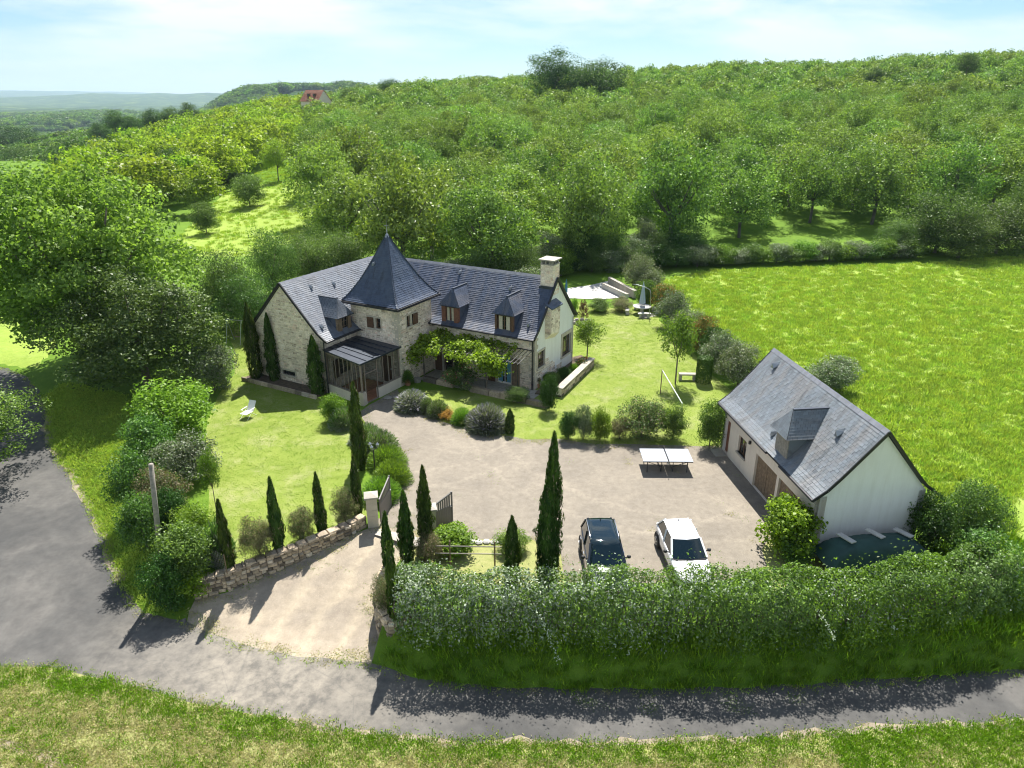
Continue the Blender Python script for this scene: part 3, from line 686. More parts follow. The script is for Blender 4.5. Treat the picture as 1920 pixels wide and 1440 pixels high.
# ------------------------------------------------------------------ scattered stuff through geometry nodes
def scatter(name, P, rot, sc, idx, sources, kind='stuff'):
    me = bpy.data.meshes.new(name); me.from_pydata([tuple(p) for p in P], [], [])
    for nm, ty, dat, key in (('rot', 'FLOAT_VECTOR', rot, 'vector'), ('sc', 'FLOAT_VECTOR', sc, 'vector'), ('idx', 'INT', idx, 'value')):
        at = me.attributes.new(nm, ty, 'POINT'); at.data.foreach_set(key, np.asarray(dat, dtype=np.float32 if ty != 'INT' else np.int32).reshape(-1))
    o = link(name, me); tag(o, kind=kind)
    cl = bpy.data.collections.new(name+'_sources')
    for k, s in enumerate(sources):
        so = bpy.data.objects.new('%s_source_%02d' % (name, k), s); cl.objects.link(so)
    ng = bpy.data.node_groups.new(name, 'GeometryNodeTree'); ng.interface.new_socket('Geometry', in_out='INPUT', socket_type='NodeSocketGeometry'); ng.interface.new_socket('Geometry', in_out='OUTPUT', socket_type='NodeSocketGeometry')
    N = ng.nodes; gi = N.new('NodeGroupInput'); go = N.new('NodeGroupOutput'); ip = N.new('GeometryNodeInstanceOnPoints'); ci = N.new('GeometryNodeCollectionInfo')
    ci.inputs['Collection'].default_value = cl; ci.inputs['Separate Children'].default_value = True; ci.inputs['Reset Children'].default_value = True
    ip.inputs['Pick Instance'].default_value = True
    def na(nm, ty):
        a = N.new('GeometryNodeInputNamedAttribute'); a.data_type = ty; a.inputs['Name'].default_value = nm; return a.outputs['Attribute']
    Lk = ng.links; Lk.new(gi.outputs[0], ip.inputs['Points']); Lk.new(ci.outputs[0], ip.inputs['Instance']); Lk.new(na('idx', 'INT'), ip.inputs['Instance Index'])
    Lk.new(na('rot', 'FLOAT_VECTOR'), ip.inputs['Rotation']); Lk.new(na('sc', 'FLOAT_VECTOR'), ip.inputs['Scale']); Lk.new(ip.outputs[0], go.inputs[0])
    md = o.modifiers.new('scatter', 'NODES'); md.node_group = ng; return o
lo = [crown_mesh('far_walnut_crown', [M['walnut'], M['walnut_y']], N=3200, nc=110, cr=.20, leaf=.11, low=-.5, flow=.12, rough=.2, up=.25)[0] for _ in range(4)]
loy = [crown_mesh('far_young_crown', [M['walnut_y']], N=2000, nc=70, cr=.26, leaf=.14, low=-.5)[0] for _ in range(3)]
P = [(x, y, z+5.5*abs(s)) for x, y, z, s in far_pts]
scatter('orchard_canopy', P, [(0, 0, random.uniform(0, 6.28)) for _ in P], [(5.8*abs(s), 5.8*abs(s), 5.3*abs(s)*random.uniform(.85, 1.15)) for *_, s in far_pts],
        [random.randrange(4) if s > 0 else 4+random.randrange(3) for *_, s in far_pts], lo+loy)
# woods of the valley and the far slopes
los = [crown_mesh('wood_crown', [m], N=700, nc=45, cr=.3, leaf=.22, low=-.4)[0] for m in (M['oak'], M['mid'], M['darkolive'], M['maple'])]
P = []; S = []
def woods(y0, y1, a0, a1, n, r):
    for _ in range(n):
        y = math.sqrt(random.uniform(y0*y0, y1*y1)); a = random.uniform(a0, a1); x = a*y
        if mnoise.noise(Vector((x/160, y/160, 5))) > .32: continue
        P.append((x, y)); S.append(r*random.uniform(.7, 1.25))
woods(430, 760, -.78, -.12, 6500, 5.5); woods(760, 1500, -.78, -.14, 14000, 7.5); woods(1500, 2600, -.78, -.14, 9000, 13); woods(200, 430, -.82, -.56, 1400, 5.0)
woods(450, 620, -.14, .85, 2600, 5.5)
Z = Hf(P); P = [(x, y, z+s*.6) for (x, y), z, s in zip(P, Z, S)]
scatter('distant_woodland', P, [(0, 0, random.uniform(0, 6.28)) for _ in P], [(s, s, s*.85) for s in S], [random.randrange(4) for _ in P], los)

# grass blades
def tuft(name, n, h, spread, mats, lean=.35, w=.02):
    C = np.zeros((n, 3)); base = rng.normal(size=(n, 2))*spread; d = rng.normal(size=(n, 2))*lean
    up = np.stack([d[:, 0], d[:, 1], np.ones(n)], 1); up /= np.linalg.norm(up, axis=1)[:, None]; H = h*rng.uniform(.5, 1.2, n)
    C[:, :2] = base; C += up*(H*.5)[:, None]; side = np.cross(up, unit(n))
    return leaves(name, C, side, H, np.clip(rng.normal(.5, .25, n), 0, 1), mats, w/h*1.6, roll=up*8)
def ingrid(poly, n, excl=()):
    poly = np.array(poly); lo_, hi_ = poly.min(0), poly.max(0); out = []
    while len(out) < n:
        Q = rng.uniform(lo_, hi_, (n, 2)); Q = Q[inside(Q, poly)]
        for e in excl: Q = Q[~inside(Q, e)]
        out += Q.tolist()
    return np.array(out[:n])
def grass(name, Q, sources, smin, smax, idx=None):
    Z = Hf(Q); n = len(Q); s = rng.uniform(smin, smax, n)
    scatter(name, np.c_[Q, Z-.01], np.c_[np.zeros((n, 2)), rng.uniform(0, 6.28, n)], np.c_[s, s, s*rng.uniform(.7, 1.2, n)], rng.integers(0, len(sources), n) if idx is None else idx, sources)
tg = [tuft('tuft', 26, .13, .14, M['grassblade'], .7) for _ in range(3)]; td = [tuft('tuft', 26, .11, .14, M['drygrass'], .9, .016) for _ in range(3)]
tl = [tuft('tuft', 34, .5, .22, M['grassblade'], .4, .035) for _ in range(3)]; tmd = [tuft('tuft', 40, .42, .26, M['meadowblade'], .55, .05) for _ in range(4)]
tb = [tuft('tuft', 26, .13, .15, M['meadowblade'], .9) for _ in range(3)]
ts = [tuft('tuft', 20, .05, .14, M['grassblade'], .8, .014) for _ in range(2)]
vq = ingrid([(-27,12.2),(-27,22.5),(20,19.5),(20,12.2)], 30000, [ROAD_W]); vq = vq[inside(vq, np.array(VERGE))]
pn = np.array([mnoise.noise(Vector((x*.45, y*.45, 1.0)))+.5*mnoise.noise(Vector((x*1.6, y*1.6, 7.0))) for x, y in vq])
dr = pdist(vq, ROAD_W); green = rng.random(len(vq)) < np.clip(.20+pn*.35+.45*(dr < .9)+.5*(vq[:, 0] > 11), .12, .97)
grass('verge_grass', vq, tg+td, .6, 1.2, np.where(green, rng.integers(0, 3, len(vq)), 3+rng.integers(0, 3, len(vq))))
BANK = [tuple(g(u, v)[:2]) for u, v in ((720,1240),(800,1275),(960,1290),(1200,1292),(1400,1290),(1600,1275),(1750,1265),(1920,1255),(2100,1245))]
BANK = BANK+[(BANK[-1][0], 30), (18, 26.5), (14, 22.6), (8, 21.9), (0, 21.9), (-4.3, 22.2)]
grass('bank_grass', ingrid(BANK, 3600), tl+tg, .45, .85)
LB = [tuple(g(u, v)[:2]) for u, v in ((280,1150),(225,1085),(203,1025),(178,955),(150,903),(112,858),(97,820),(95,780),(82,745),(120,720),(230,740),(245,830),(240,950),(290,1050),(350,1120))]
grass('roadside_grass', ingrid(LB, 5200, [ROAD_W]), tb, .8, 1.5)
mq = ingrid(MEADOW, 42000); mq = mq[(np.abs(mq[:, 0]) < .76*mq[:, 1]+2)]
kp = rng.random(len(mq)) < np.clip(1.35-mq[:, 1]/95, .35, 1)
grass('meadow_grass', mq[kp], tmd, .45, .95)
pq = ingrid(PATH, 1500); grass('path_grass', pq, tmd, .6, 1.1)
lq = np.concatenate([ingrid(LAWN_L, 9000), ingrid(LAWN_R, 14000)]); grass('lawn_grass', lq, ts, .5, 1.0)
wq = np.concatenate([ingrid(COURT, 9000), ingrid(DRIVE_W, 2500)]); dC = np.minimum(pdist(wq, COURT), pdist(wq, DRIVE_W)); wn_ = np.array([mnoise.noise(Vector((x*.5, y*.5, 12))) for x, y in wq])
keepw = (rng.random(len(wq)) < np.clip(.75-dC*1.3+wn_*.6, 0, 1)) | ((wn_ > .25) & (rng.random(len(wq)) < .05)) | ((wq[:, 1] < 25.6) & (wq[:, 0] > 9.5) & (rng.random(len(wq)) < .4))
grass('yard_weeds', wq[keepw], ts+td[:1], .6, 1.3)
rq = ingrid(ROAD_W, 9000); rq = rq[(pdist(rq, ROAD_W) < .3) & (rq[:, 1] < 60)]
grass('road_edge_weeds', rq, ts+td[:1]+tb[:1], .5, 1.1)
pq = ingrid([(-2,19.3),(12,19.3),(12,20.2),(-2,20.2)], 900); pk = np.array([mnoise.noise(Vector((x*.9, y*1.4, 21))) for x, y in pq]) > .32
grass('lane_centre_weeds', pq[pk], ts, .6, 1.1)
# ------------------------------------------------------------------ building helpers
def wall(parent, name, p0, p1, outline, holes, mat, th=.32, label=None, stones=None, sm_=None, z=0.0, kindstuff=True, reg=None):
    """outline and holes in (along, up) metres; outer side to the right of p0->p1"""
    p0 = Vector((*p0, z)); p1 = Vector((*p1, z)); ux = (p1-p0).normalized(); uz = Vector((0, 0, 1)); n = Vector((ux.y, -ux.x, 0))
    loops = [[Vector((x, zz, 0)) for x, zz in outline]]+[[Vector((a, b_, 0)) for a, b_ in ((h[0],h[1]),(h[0],h[3]),(h[2],h[3]),(h[2],h[1]))] for h in holes]
    tris = tessellate_polygon(loops); flat = [p for l in loops for p in l]
    b = MB(); P = lambda x, zz, d: p0+ux*x+uz*zz-n*d
    for d in (0, th): b.add([P(q.x, q.y, d) for q in flat], [tuple(t) for t in tris], .5)
    k = 0
    for l in loops:
        m = len(l); b.add([P(q.x, q.y, 0) for q in l]+[P(q.x, q.y, th) for q in l], [(i, (i+1) % m, m+(i+1) % m, m+i) for i in range(m)], .5)
    o = b.build(name, mat, parent, label)
    if stones:
        sb = MB(); ol = np.array(outline); zz = min(q[1] for q in outline)+.01; zt = max(q[1] for q in outline)
        hmin, hmax, wmin, wmax = stones
        while zz < zt-.05:
            h = random.uniform(hmin, hmax); x = min(q[0] for q in outline)-random.uniform(0, wmin); xe = max(q[0] for q in outline)
            while x < xe:
                w = random.uniform(wmin, wmax); hh = h*random.uniform(.8, 1.05)
                x0, x1_ = max(x, min(q[0] for q in outline)), min(x+w, xe)
                if x1_-x0 > .07:
                    C = np.array([(x0+.01, zz+.01), (x1_-.01, zz+.01), (x0+.01, zz+hh-.01), (x1_-.01, zz+hh-.01)])
                    ok = inside(C, ol).all() and not any(x0 < hb[2] and x1_ > hb[0] and zz < hb[3] and zz+hh > hb[1] for hb in holes)
                    if ok and reg is not None: ok = reg((x0+x1_)/2, zz+hh/2)
                    if ok and random.random() > .04:
                        sb.stone(p0+ux*(x0+.012)+uz*(zz+.012), ux, uz, n, x1_-x0-.024, hh-.02, random.uniform(.012, .04), None, .16, .008)
                x += w
            zz += h
        sb.build('stone', sm_ or M['stone'], o, kind='stuff')
    return o
def quoins(parent, x, y, zt, dx, dy, h=.3, mat=None):
    """corner blocks; dx, dy = signs pointing into the two walls"""
    z = 0; k = 0; 
    while z < zt-.05:
        hh = min(h, zt-z); L1, L2 = (.46, .26) if k % 2 else (.26, .46)
        b = MB(); b.box(min(x-dx*.03, x+dx*L1), min(y-dy*.03, y+dy*L2), z+.008, max(x-dx*.03, x+dx*L1), max(y-dy*.03, y+dy*L2), z+hh-.008)
        b.build('quoin', mat or M['dressed'], parent); z += hh; k += 1
def slates(b, prof, o, ux, uo, L, course=.15, w=.22, t=.024, x_in=lambda d, x: True, trim=None):
    """prof = (out, z) from ridge to eave; o = ridge start, ux along ridge, uo outwards"""
    o = Vector(o); ux = Vector(ux); uo = Vector(uo); seg = []; s = 0
    for (a, za), (c, zc) in zip(prof, prof[1:]):
        l = math.hypot(c-a, zc-za); seg.append((s, s+l, a, za, c, zc)); s += l
    def at(q):
        q = min(max(q, 0), s-1e-6)
        for s0, s1, a, za, c, zc in seg:
            if q <= s1: f = (q-s0)/(s1-s0); return a+(c-a)*f, za+(zc-za)*f, Vector((uo.x*(c-a)*0, 0, 0)), (c-a)/(s1-s0), (zc-za)/(s1-s0)
    n = int(s/course); course = s/n
    for k in range(n):
        q0 = k*course-.03; q1 = (k+1)*course+.015; a0, z0, _, da, dz = at(q0); a1, z1, _, da1, dz1 = at(q1)
        nx, nz = -dz1, da1   # normal in (out,z)
        if nz < 0: nx, nz = -nx, -nz
        lo_, hi_ = (0, L) if trim is None else trim(a1)
        x = lo_-(w*.5 if k % 2 else 0)
        while x < hi_:
            xa, xb = max(x, lo_)+.003, min(x+w, hi_)-.003; xm = (xa+xb)/2
            if xb-xa > .03 and x_in(a1, xm):
                j = random.uniform(-.006, .006); e = random.uniform(.004, .012)
                def pt(xx, a_, z_, h): return o+ux*xx+uo*(a_+nx*h)+Vector((0, 0, z_+nz*h))
                v = [pt(xa, a0, z0, .004), pt(xb, a0, z0, .004), pt(xb, a1+j, z1, t+e), pt(xa, a1+j, z1, t+e), pt(xb, a1+j, z1, 0), pt(xa, a1+j, z1, 0)]
                b.add(v, [(0,1,2,3), (3,2,4,5), (1,4,2), (0,3,5)])
            x += w
def deck(b, prof, o, ux, uo, L, th=.10):
    o = Vector(o); ux = Vector(ux); uo = Vector(uo)
    for (a, za), (c, zc) in zip(prof, prof[1:]):
        v = [o+ux*x+uo*q+Vector((0, 0, z-d)) for x in (0, L) for q, z in ((a, za), (c, zc)) for d in (0, th)]
        b.add(v, [(0,2,6,4),(1,5,7,3),(0,1,3,2),(4,6,7,5),(2,3,7,6),(0,4,5,1)], .3)
def roof_at(prof, a):
    return float(np.interp(a, [p[0] for p in prof], [p[1] for p in prof]))
def window(parent, p, rz, w, h, frame, depth=.12, muntin=(1, 2), pane_mat=None, curtain=None, name='window', label=None, fw=.06):
    """p = bottom centre in the opening; local +y inwards"""
    T = Matrix.Translation(Vector(p)) @ Matrix.Rotation(rz, 4, 'Z')
    b = MB(); b.T = T
    b.box(-w/2, depth-.03, 0, -w/2+fw, depth+.03, h); b.box(w/2-fw, depth-.03, 0, w/2, depth+.03, h)
    b.box(-w/2+fw, depth-.03, 0, w/2-fw, depth+.03, fw); b.box(-w/2+fw, depth-.03, h-fw, w/2-fw, depth+.03, h)
    for i in range(muntin[0]): x = -w/2+w*(i+1)/(muntin[0]+1); b.box(x-.025, depth-.025, fw, x+.025, depth+.025, h-fw)
    for i in range(muntin[1]): z = h*(i+1)/(muntin[1]+1); b.box(-w/2+fw, depth-.02, z-.012, w/2-fw, depth+.02, z+.012)
    f = b.build(name, frame, parent, label)
    g_ = MB(); g_.T = T; g_.box(-w/2+fw, depth-.004, fw, w/2-fw, depth+.004, h-fw); g_.build('pane', pane_mat or M['glass'], f)
    if curtain:
        c = MB(); c.T = T
        for sx in (-1, 1):
            for i in range(4): x = sx*(w/2-fw-.02-i*w*.075); c.box(x-w*.036, depth-.03-.01*(i % 2), fw+.02, x+w*.036, depth-.012, h-fw-.02)
        c.build('curtain', curtain, f)
    return f
def shutter(parent, p, rz, w, h, mat, t=.04, battens=True, name='shutter'):
    """flat against the wall; p = bottom centre on the wall face; planks with open joints"""
    T = Matrix.Translation(Vector(p)) @ Matrix.Rotation(rz, 4, 'Z'); n = max(3, int(round(w/.13)))
    b = MB(); b.T = T
    for i in range(n): x = -w/2+i*w/n; b.box(x+.003, -t-.02, 0, x+w/n-.003, -.02-random.uniform(0, .004), h)
    if battens:
        for z in (h*.18, h*.82): b.box(-w/2+.02, -t-.045, z-.05, w/2-.02, -t-.021, z+.05)
    return b.build(name, mat, parent)

# ------------------------------------------------------------------ farmhouse: local x along the long wing, y towards the back
ANG = -R(28.95); HA = Vector((-12.93, 46.1, 0))
house = empty('farmhouse', HA, ANG, 'large stone farmhouse with blue slate roofs and a pointed corner turret', 'house')
DY = 6.5; YF = 7.47; YB = YF+DY; XL = -6.8; XR = 12.46; XT0, XT1, YT = -.35, 3.79, 3.43; EV = 3.8
st = (.10, .20, .15, .42)
PL = [(0, 7.5), (1.2, 6.25), (2.35, 5.05), (3.05, 4.35), (3.72, 3.86)]
PR = [(0, 7.45), (1.2, 6.15), (2.3, 4.95), (2.95, 4.27), (3.6, 3.84)]
gL = [(0,0),(6.8,0),(6.8,EV),(3.4,7.35),(0,EV)]
wall(house, 'wall', (XL,0), (0,0), gL, [(2.55,.68,3.8,1.0)], M['mortar'], stones=st)
wall(house, 'wall', (0,0), (0,YT), [(0,0),(YT,0),(YT,EV),(0,EV)], [(1.3,.9,2.5,2.2)], M['mortar'], stones=st)
wall(house, 'wall', (XT0,YT), (XT1,YT), [(0,0),(XT1-XT0,0),(XT1-XT0,5.85),(0,5.85)], [(1.62,4.12,2.05,4.88),(2.22,4.12,2.65,4.88),(2.35,.1,3.35,2.2)], M['mortar'], stones=st)
wall(house, 'wall', (XT1,YT), (XT1,YF+.03), [(0,0),(YF-YT+.03,0),(YF-YT+.03,5.85),(0,5.85)], [(1.02,4.2,1.42,5.0),(1.62,4.2,2.12,5.0),(1.2,1.5,2.1,2.5)], M['mortar'], stones=st)
wall(house, 'wall', (XT0,YF+.03), (XT0,YT+.02), [(0,3),(YF-YT+.01,3),(YF-YT+.01,5.85),(0,5.85)], [], M['mortar'], stones=st)
wall(house, 'wall', (XT1,YF), (XR,YF), [(0,0),(XR-XT1,0),(XR-XT1,EV),(0,EV)], [(.98,.05,2.28,2.15),(5.62,.05,6.78,2.15)], M['mortar'], stones=st)
def lowtri(x, z): return z < 2.75-.52*x+.35*mnoise.noise(Vector((x*1.5, z*1.5, 2)))
gR = [(0,0),(DY,0),(DY,EV),(DY/2,7.3),(0,EV)]
wr = wall(house, 'wall', (XR,YF), (XR,YB), gR, [(.42,1.5,1.5,2.65),(4.5,1.1,6.0,2.65)], M['plaster'], label='white rendered gable wall with bare stone at its lower corner', stones=(.12,.22,.16,.4), reg=lowtri)
wall(house, 'wall', (XR,YB), (XL,YB), [(0,0),(XR-XL,0),(XR-XL,EV),(0,EV)], [], M['mortar'])
wall(house, 'wall', (XL,YB), (XL,0), [(0,0),(YB,0),(YB,EV),(0,EV)], [], M['mortar'], stones=st)
quoins(house, 0, 0, EV, -1, 1); quoins(house, XT1, YT, 5.85, -1, 1); quoins(house, XR, YF, EV, -1, 1)
wall(house, 'wall', (XT1-.01,YF+.03), (XT0+.01,YF+.03), [(0,3),(XT1-XT0-.02,3),(XT1-XT0-.02,5.85),(0,5.85)], [], M['mortar'])
# roofs
def gable_roof(parent, prof, o, ux, uo, L, mat, name='roof', inner=None, both=True, cs=.15, w=.22):
    d = MB(); deck(d, prof, o, ux, uo, L)
    if both: deck(d, prof, o, ux, tuple(-q for q in uo), L)
    r = d.build(name, M['deck'], parent)
    s = MB(); slates(s, prof, o, ux, uo, L, cs, w)
    s.build('slate', mat, r, kind='stuff')
    if both:
        s = MB(); slates(s, prof, o, ux, tuple(-q for q in uo), L, cs, w); s.build('slate', mat, r, kind='stuff')
    return r
def ridge_caps(parent, p, q, w=.17, mat=None, n=None):
    p = Vector(p); q = Vector(q); L = (q-p).length; n = n or int(L/.42); d = (q-p)/L; s = d.cross(Vector((0,0,1))).normalized(); b = MB()
    for i in range(n):
        a = p+d*(L*i/n+.004); c = p+d*(L*(i+1)/n-.004); h = .035+.006*(i % 2)
        v = [a-s*w+Vector((0,0,-w*.95)), a+Vector((0,0,h)), a+s*w+Vector((0,0,-w*.95)), c-s*w+Vector((0,0,-w*.95)), c+Vector((0,0,h)), c+s*w+Vector((0,0,-w*.95))]
        b.add(v, [(0,1,4,3),(1,2,5,4),(0,2,1),(3,4,5)])
    return b.build('ridge_cap', mat or M['ridgetile'], parent, kind='stuff')
def verge(parent, pts, w=.09, h=.16, mat=None):
    b = MB()
    for p, q in zip(pts, pts[1:]): b.bar(p, q, w, h)
    return b.build('verge_board', mat or M['gutter'], parent)
YR = YF+DY/2; XLr = -3.4
rL = gable_roof(house, PL, (XLr,-.12,0), (0,1,0), (1,0,0), YR+.12+1.2, M['slateL'])
rR = gable_roof(house, PR, (XLr,YR,0), (1,0,0), (0,-1,0), XR+.12-XLr, M['slate'])
ridge_caps(rL, (XLr,-.14,7.52), (XLr,YR,7.52)); ridge_caps(rR, (XLr,YR,7.47), (XR+.14,YR,7.47))
verge(rL, [(XLr-3.74,-.13,3.86),(XLr-3.05,-.13,4.33),(XLr-2.35,-.13,5.03),(XLr,-.13,7.48)]); verge(rL, [(XLr+3.74,-.13,3.86),(XLr+3.05,-.13,4.33),(XLr+2.35,-.13,5.03),(XLr,-.13,7.48)])
for s in (-1, 1): verge(rR, [(XR+.13,YR+s*3.6,3.86),(XR+.13,YR+s*2.95,4.35),(XR+.13,YR+s*2.3,5.03),(XR+.13,YR,7.43)])
# turret roof, flared pyramid
TX, TY = (XT0+XT1)/2, YT+2.05
PT = [(0.04, 10.35), (.85, 8.55), (1.45, 7.35), (1.95, 6.55), (2.25, 6.15), (2.48, 5.93)]
d = MB()
for (a, za), (c, zc) in zip(PT, PT[1:]):
    v = [(TX+sx*q, TY+sy*q, z) for q, z in ((a, za), (c, zc)) for sx, sy in ((-1,-1),(1,-1),(1,1),(-1,1))]
    d.add(v, [(i, (i+1) % 4, 4+(i+1) % 4, 4+i) for i in range(4)], .3)
d.box(TX-2.46, TY-2.46, 5.80, TX+2.46, TY+2.46, 5.92)
tr = d.build('turret_roof', M['deck'], house)
for ux, uo in (((1,0,0),(0,-1,0)), ((0,1,0),(1,0,0)), ((-1,0,0),(0,1,0)), ((0,-1,0),(-1,0,0))):
    s = MB(); slates(s, PT, (TX-ux[0]*2.6, TY-ux[1]*2.6, 0), ux, uo, 5.2, .15, .21, .02, trim=lambda a: (2.6-a-.02, 2.6+a+.02)); s.build('slate', M['slateT'], tr, kind='stuff')
b = MB()
for sx, sy in ((-1,-1),(1,-1),(1,1),(-1,1)):
    for (a, za), (c, zc) in zip(PT, PT[1:]): b.bar((TX+sx*a, TY+sy*a, za+.03), (TX+sx*c, TY+sy*c, zc+.03), .09, .03)
b.build('hip_flashing', M['zincdark'], tr)
b = MB(); b.lathe([(.16, 0), (.10, .18), (.03, .3), (.05, .42), (.02, .5), (.012, 1.15)], 10, (TX, TY, 10.2)); b.bar((TX-.22,TY,11.0),(TX+.22,TY,11.0),.02); b.build('finial', M['zinc'], tr)
b = MB()
for x0, y0, x1, y1 in ((-2.58,-2.58,2.58,-2.48),(-2.58,2.48,2.58,2.58),(-2.58,-2.48,-2.48,2.48),(2.48,-2.48,2.58,2.48)): b.box(TX+x0, TY+y0, 5.74, TX+x1, TY+y1, 5.90)
b.build('gutter', M['gutter'], tr)

def gutter(parent, p, q, r=.07):
    p = Vector(p); q = Vector(q); b = MB(); b.tube([p, q], r, 8); return b.build('gutter', M['gutter'], parent)
def downpipe(parent, x, y, z0, z1, r=.05, mat=None):
    b = MB(); b.tube([(x, y, z0), (x, y, z1)], r, 8)
    for z in np.arange(z0+.4, z1, 1.2): b.tube([(x, y, z), (x, y, z+.05)], r*1.4, 8)
    return b.build('downpipe', mat or M['gutter'], parent)
gutter(house, (XT1,YF-.42,3.80), (XR+.1,YF-.42,3.80)); gutter(house, (.40,-.1,3.80), (.40,YT,3.80))
downpipe(house, XR-.12, YF-.12, 0, 3.8); downpipe(house, .14, -.12, 0, 3.8, .045)
# little zinc roof vents
def vent(parent, x, y, z, out, s=1.0):
    T = Matrix.Translation((x, y, z)) @ Matrix.Rotation(math.atan2(out[1], out[0])+PI/2, 4, 'Z'); b = MB(); b.T = T
    b.add([(-.11*s,.25*s,.22*s),(.11*s,.25*s,.22*s),(.11*s,-.12*s,-.02*s),(-.11*s,-.12*s,-.02*s),(0,-.16*s,.26*s),(0,.3*s,.36*s),(-.11*s,-.14*s,0),(.11*s,-.14*s,0)], [(0,5,4,6),(1,7,4,5),(6,4,7),(0,6,3),(1,2,7),(3,6,7,2)])
    return b.build('roof_vent', M['zinc'], parent)
for a, y in ((.75, 2.1),(.95, 4.2)): vent(rL, XLr+a, y, roof_at(PL, a)+.03, (1,0), .75)
vent(rL, XLr+2.9, .55, roof_at(PL, 2.9)+.05, (1,0), .75)
for x, a in ((4.6,.5),(9.25,1.0),(11.7,2.75)): vent(rR, x, YR-a, roof_at(PR, a)+.03, (0,-1), .85)
vent(tr, TX-.55, TY-1.02, 8.35, (0,-1), .75)
# dormers
def dormer(parent, ox, oy, rz, mat, woodm, curtain=None, hgt=1.32, w=1.45, open_shutters=True, label=None):
    T = Matrix.Translation((ox, oy, 0)) @ Matrix.Rotation(rz, 4, 'Z'); z0 = 3.98; zt = z0+hgt
    b = MB(); b.T = T; b.mi = 0
    for s in (-1, 1):   # slate cheeks
        b.add([(s*w/2,0,z0-.25),(s*w/2,0,zt),(s*w/2,1.75,zt),(s*(w/2-.1),0,z0-.25),(s*(w/2-.1),0,zt),(s*(w/2-.1),1.75,zt)], [(0,2,1),(3,4,5),(0,1,4,3),(1,2,5,4),(0,3,5,2)])
    b.mi = 1
    b.box(-w/2-.02,-.06,z0-.1,-w/2+.14,.12,zt); b.box(w/2-.14,-.06,z0-.1,w/2+.02,.12,zt); b.box(-w/2+.14,-.06,zt-.12,w/2-.14,.12,zt); b.box(-w/2+.14,-.08,z0-.12,w/2-.14,.12,z0)
    d = b.build('dormer', [M['slate'], woodm], parent, label)
    # roof: hipped front, ridge running back; eaves kick out
    e = w/2+.17; y0 = -.20; rz0 = zt+1.15; yr = .40; yb = 3.0
    A = [(-e,y0,zt-.03),(e,y0,zt-.03),(e,1.75,zt-.03),(-e,1.75,zt-.03),(0,yr,rz0),(0,yb,rz0)]
    b = MB(); b.T = T; m = .42
    L1 = (-e*.80,y0+.13,zt+.20); R1 = (e*.80,y0+.13,zt+.20); Lb = (-e*.80,1.9,zt+.20); Rb = (e*.80,1.9,zt+.20)
    v = [A[0],A[1],A[2],A[3],A[4],A[5],L1,R1,Lb,Rb]
    b.add(v, [(0,1,7,6),(6,7,4),(1,2,9,7),(7,9,5,4),(3,0,6,8),(8,6,4,5),(0,3,2,1)], .3)
    r = b.build('dormer_roof', M['deck'], d)
    s = MB()
    def face(p, q, r_, t_):   # p,q eave; r_,t_ top
        p, q, r_, t_ = (T @ Vector(i) for i in (p, q, r_, t_)); n_ = max(1, int(round(((t_-p).length+(r_-q).length)/2/.17)))
        nn = (q-p).cross(t_-p).normalized(); nn = nn if nn.z > 0 else -nn
        for i in range(n_):
            f0, f1 = (i-.08)/n_, (i+1.2)/n_; f1 = min(f1, 1); f0 = max(f0, -.02)
            a0, a1, c0, c1 = p.lerp(t_, f0), q.lerp(r_, f0), p.lerp(t_, f1), q.lerp(r_, f1); k = max(1, int((a1-a0).length/.26)); of = .5 if i % 2 else 0
            xs = [0]+[(j+of)/k for j in range(0 if of else 1, k)]+[1]
            for u0, u1 in zip(xs, xs[1:]):
                if u1-u0 < .01: continue
                u0 += .006; u1 -= .006
                s.add([a0.lerp(a1,u0)+nn*.028, a0.lerp(a1,u1)+nn*.028, c0.lerp(c1,u1)+nn*.008, c0.lerp(c1,u0)+nn*.008, a0.lerp(a1,u0), a0.lerp(a1,u1)], [(0,1,2,3),(4,5,1,0)])
    face(A[0],A[1],R1,L1); face(L1,R1,(.01,yr,rz0),(-.01,yr,rz0)); face(A[1],A[2],Rb,R1); face(R1,Rb,A[5],A[4]); face(A[3],A[0],L1,Lb); face(Lb,L1,A[4],A[5])
    s.build('slate', mat, d, kind='stuff')
    b = MB(); b.T = T; b.bar(A[4],A[5],.14,.06); b.bar((-e,y0-.02,zt-.05),(e,y0-.02,zt-.05),.05,.07); b.build('flashing', M['zincdark'], d)
    ww = .62 if open_shutters else .9
    wp = T @ Vector((0, -.02, z0)); window(d, wp, rz, ww+.1, hgt-.13, woodm, .06, (1, 2), None, curtain)
    if open_shutters:
        for sx in (-1, 1):
            q = T @ Vector((sx*(w/2-.2), -.06, z0)); shutter(d, q, rz, .34, hgt-.14, woodm, .035, False)
    return d
dormer(rR, 5.50, YF+.02, 0, M['slate'], M['redbrown'], M['curtain'], label='dormer with red-brown shutters')
dormer(rR, 10.02, YF+.02, 0, M['slate'], M['brown'], M['curtain'], open_shutters=False, label='dormer with dark brown frame and pale curtains')
dormer(rL, -.04, 2.25, R(90), M['slateL'], M['oldwood'], None, 1.12, 1.35, label='dormer with weathered oak shutters')
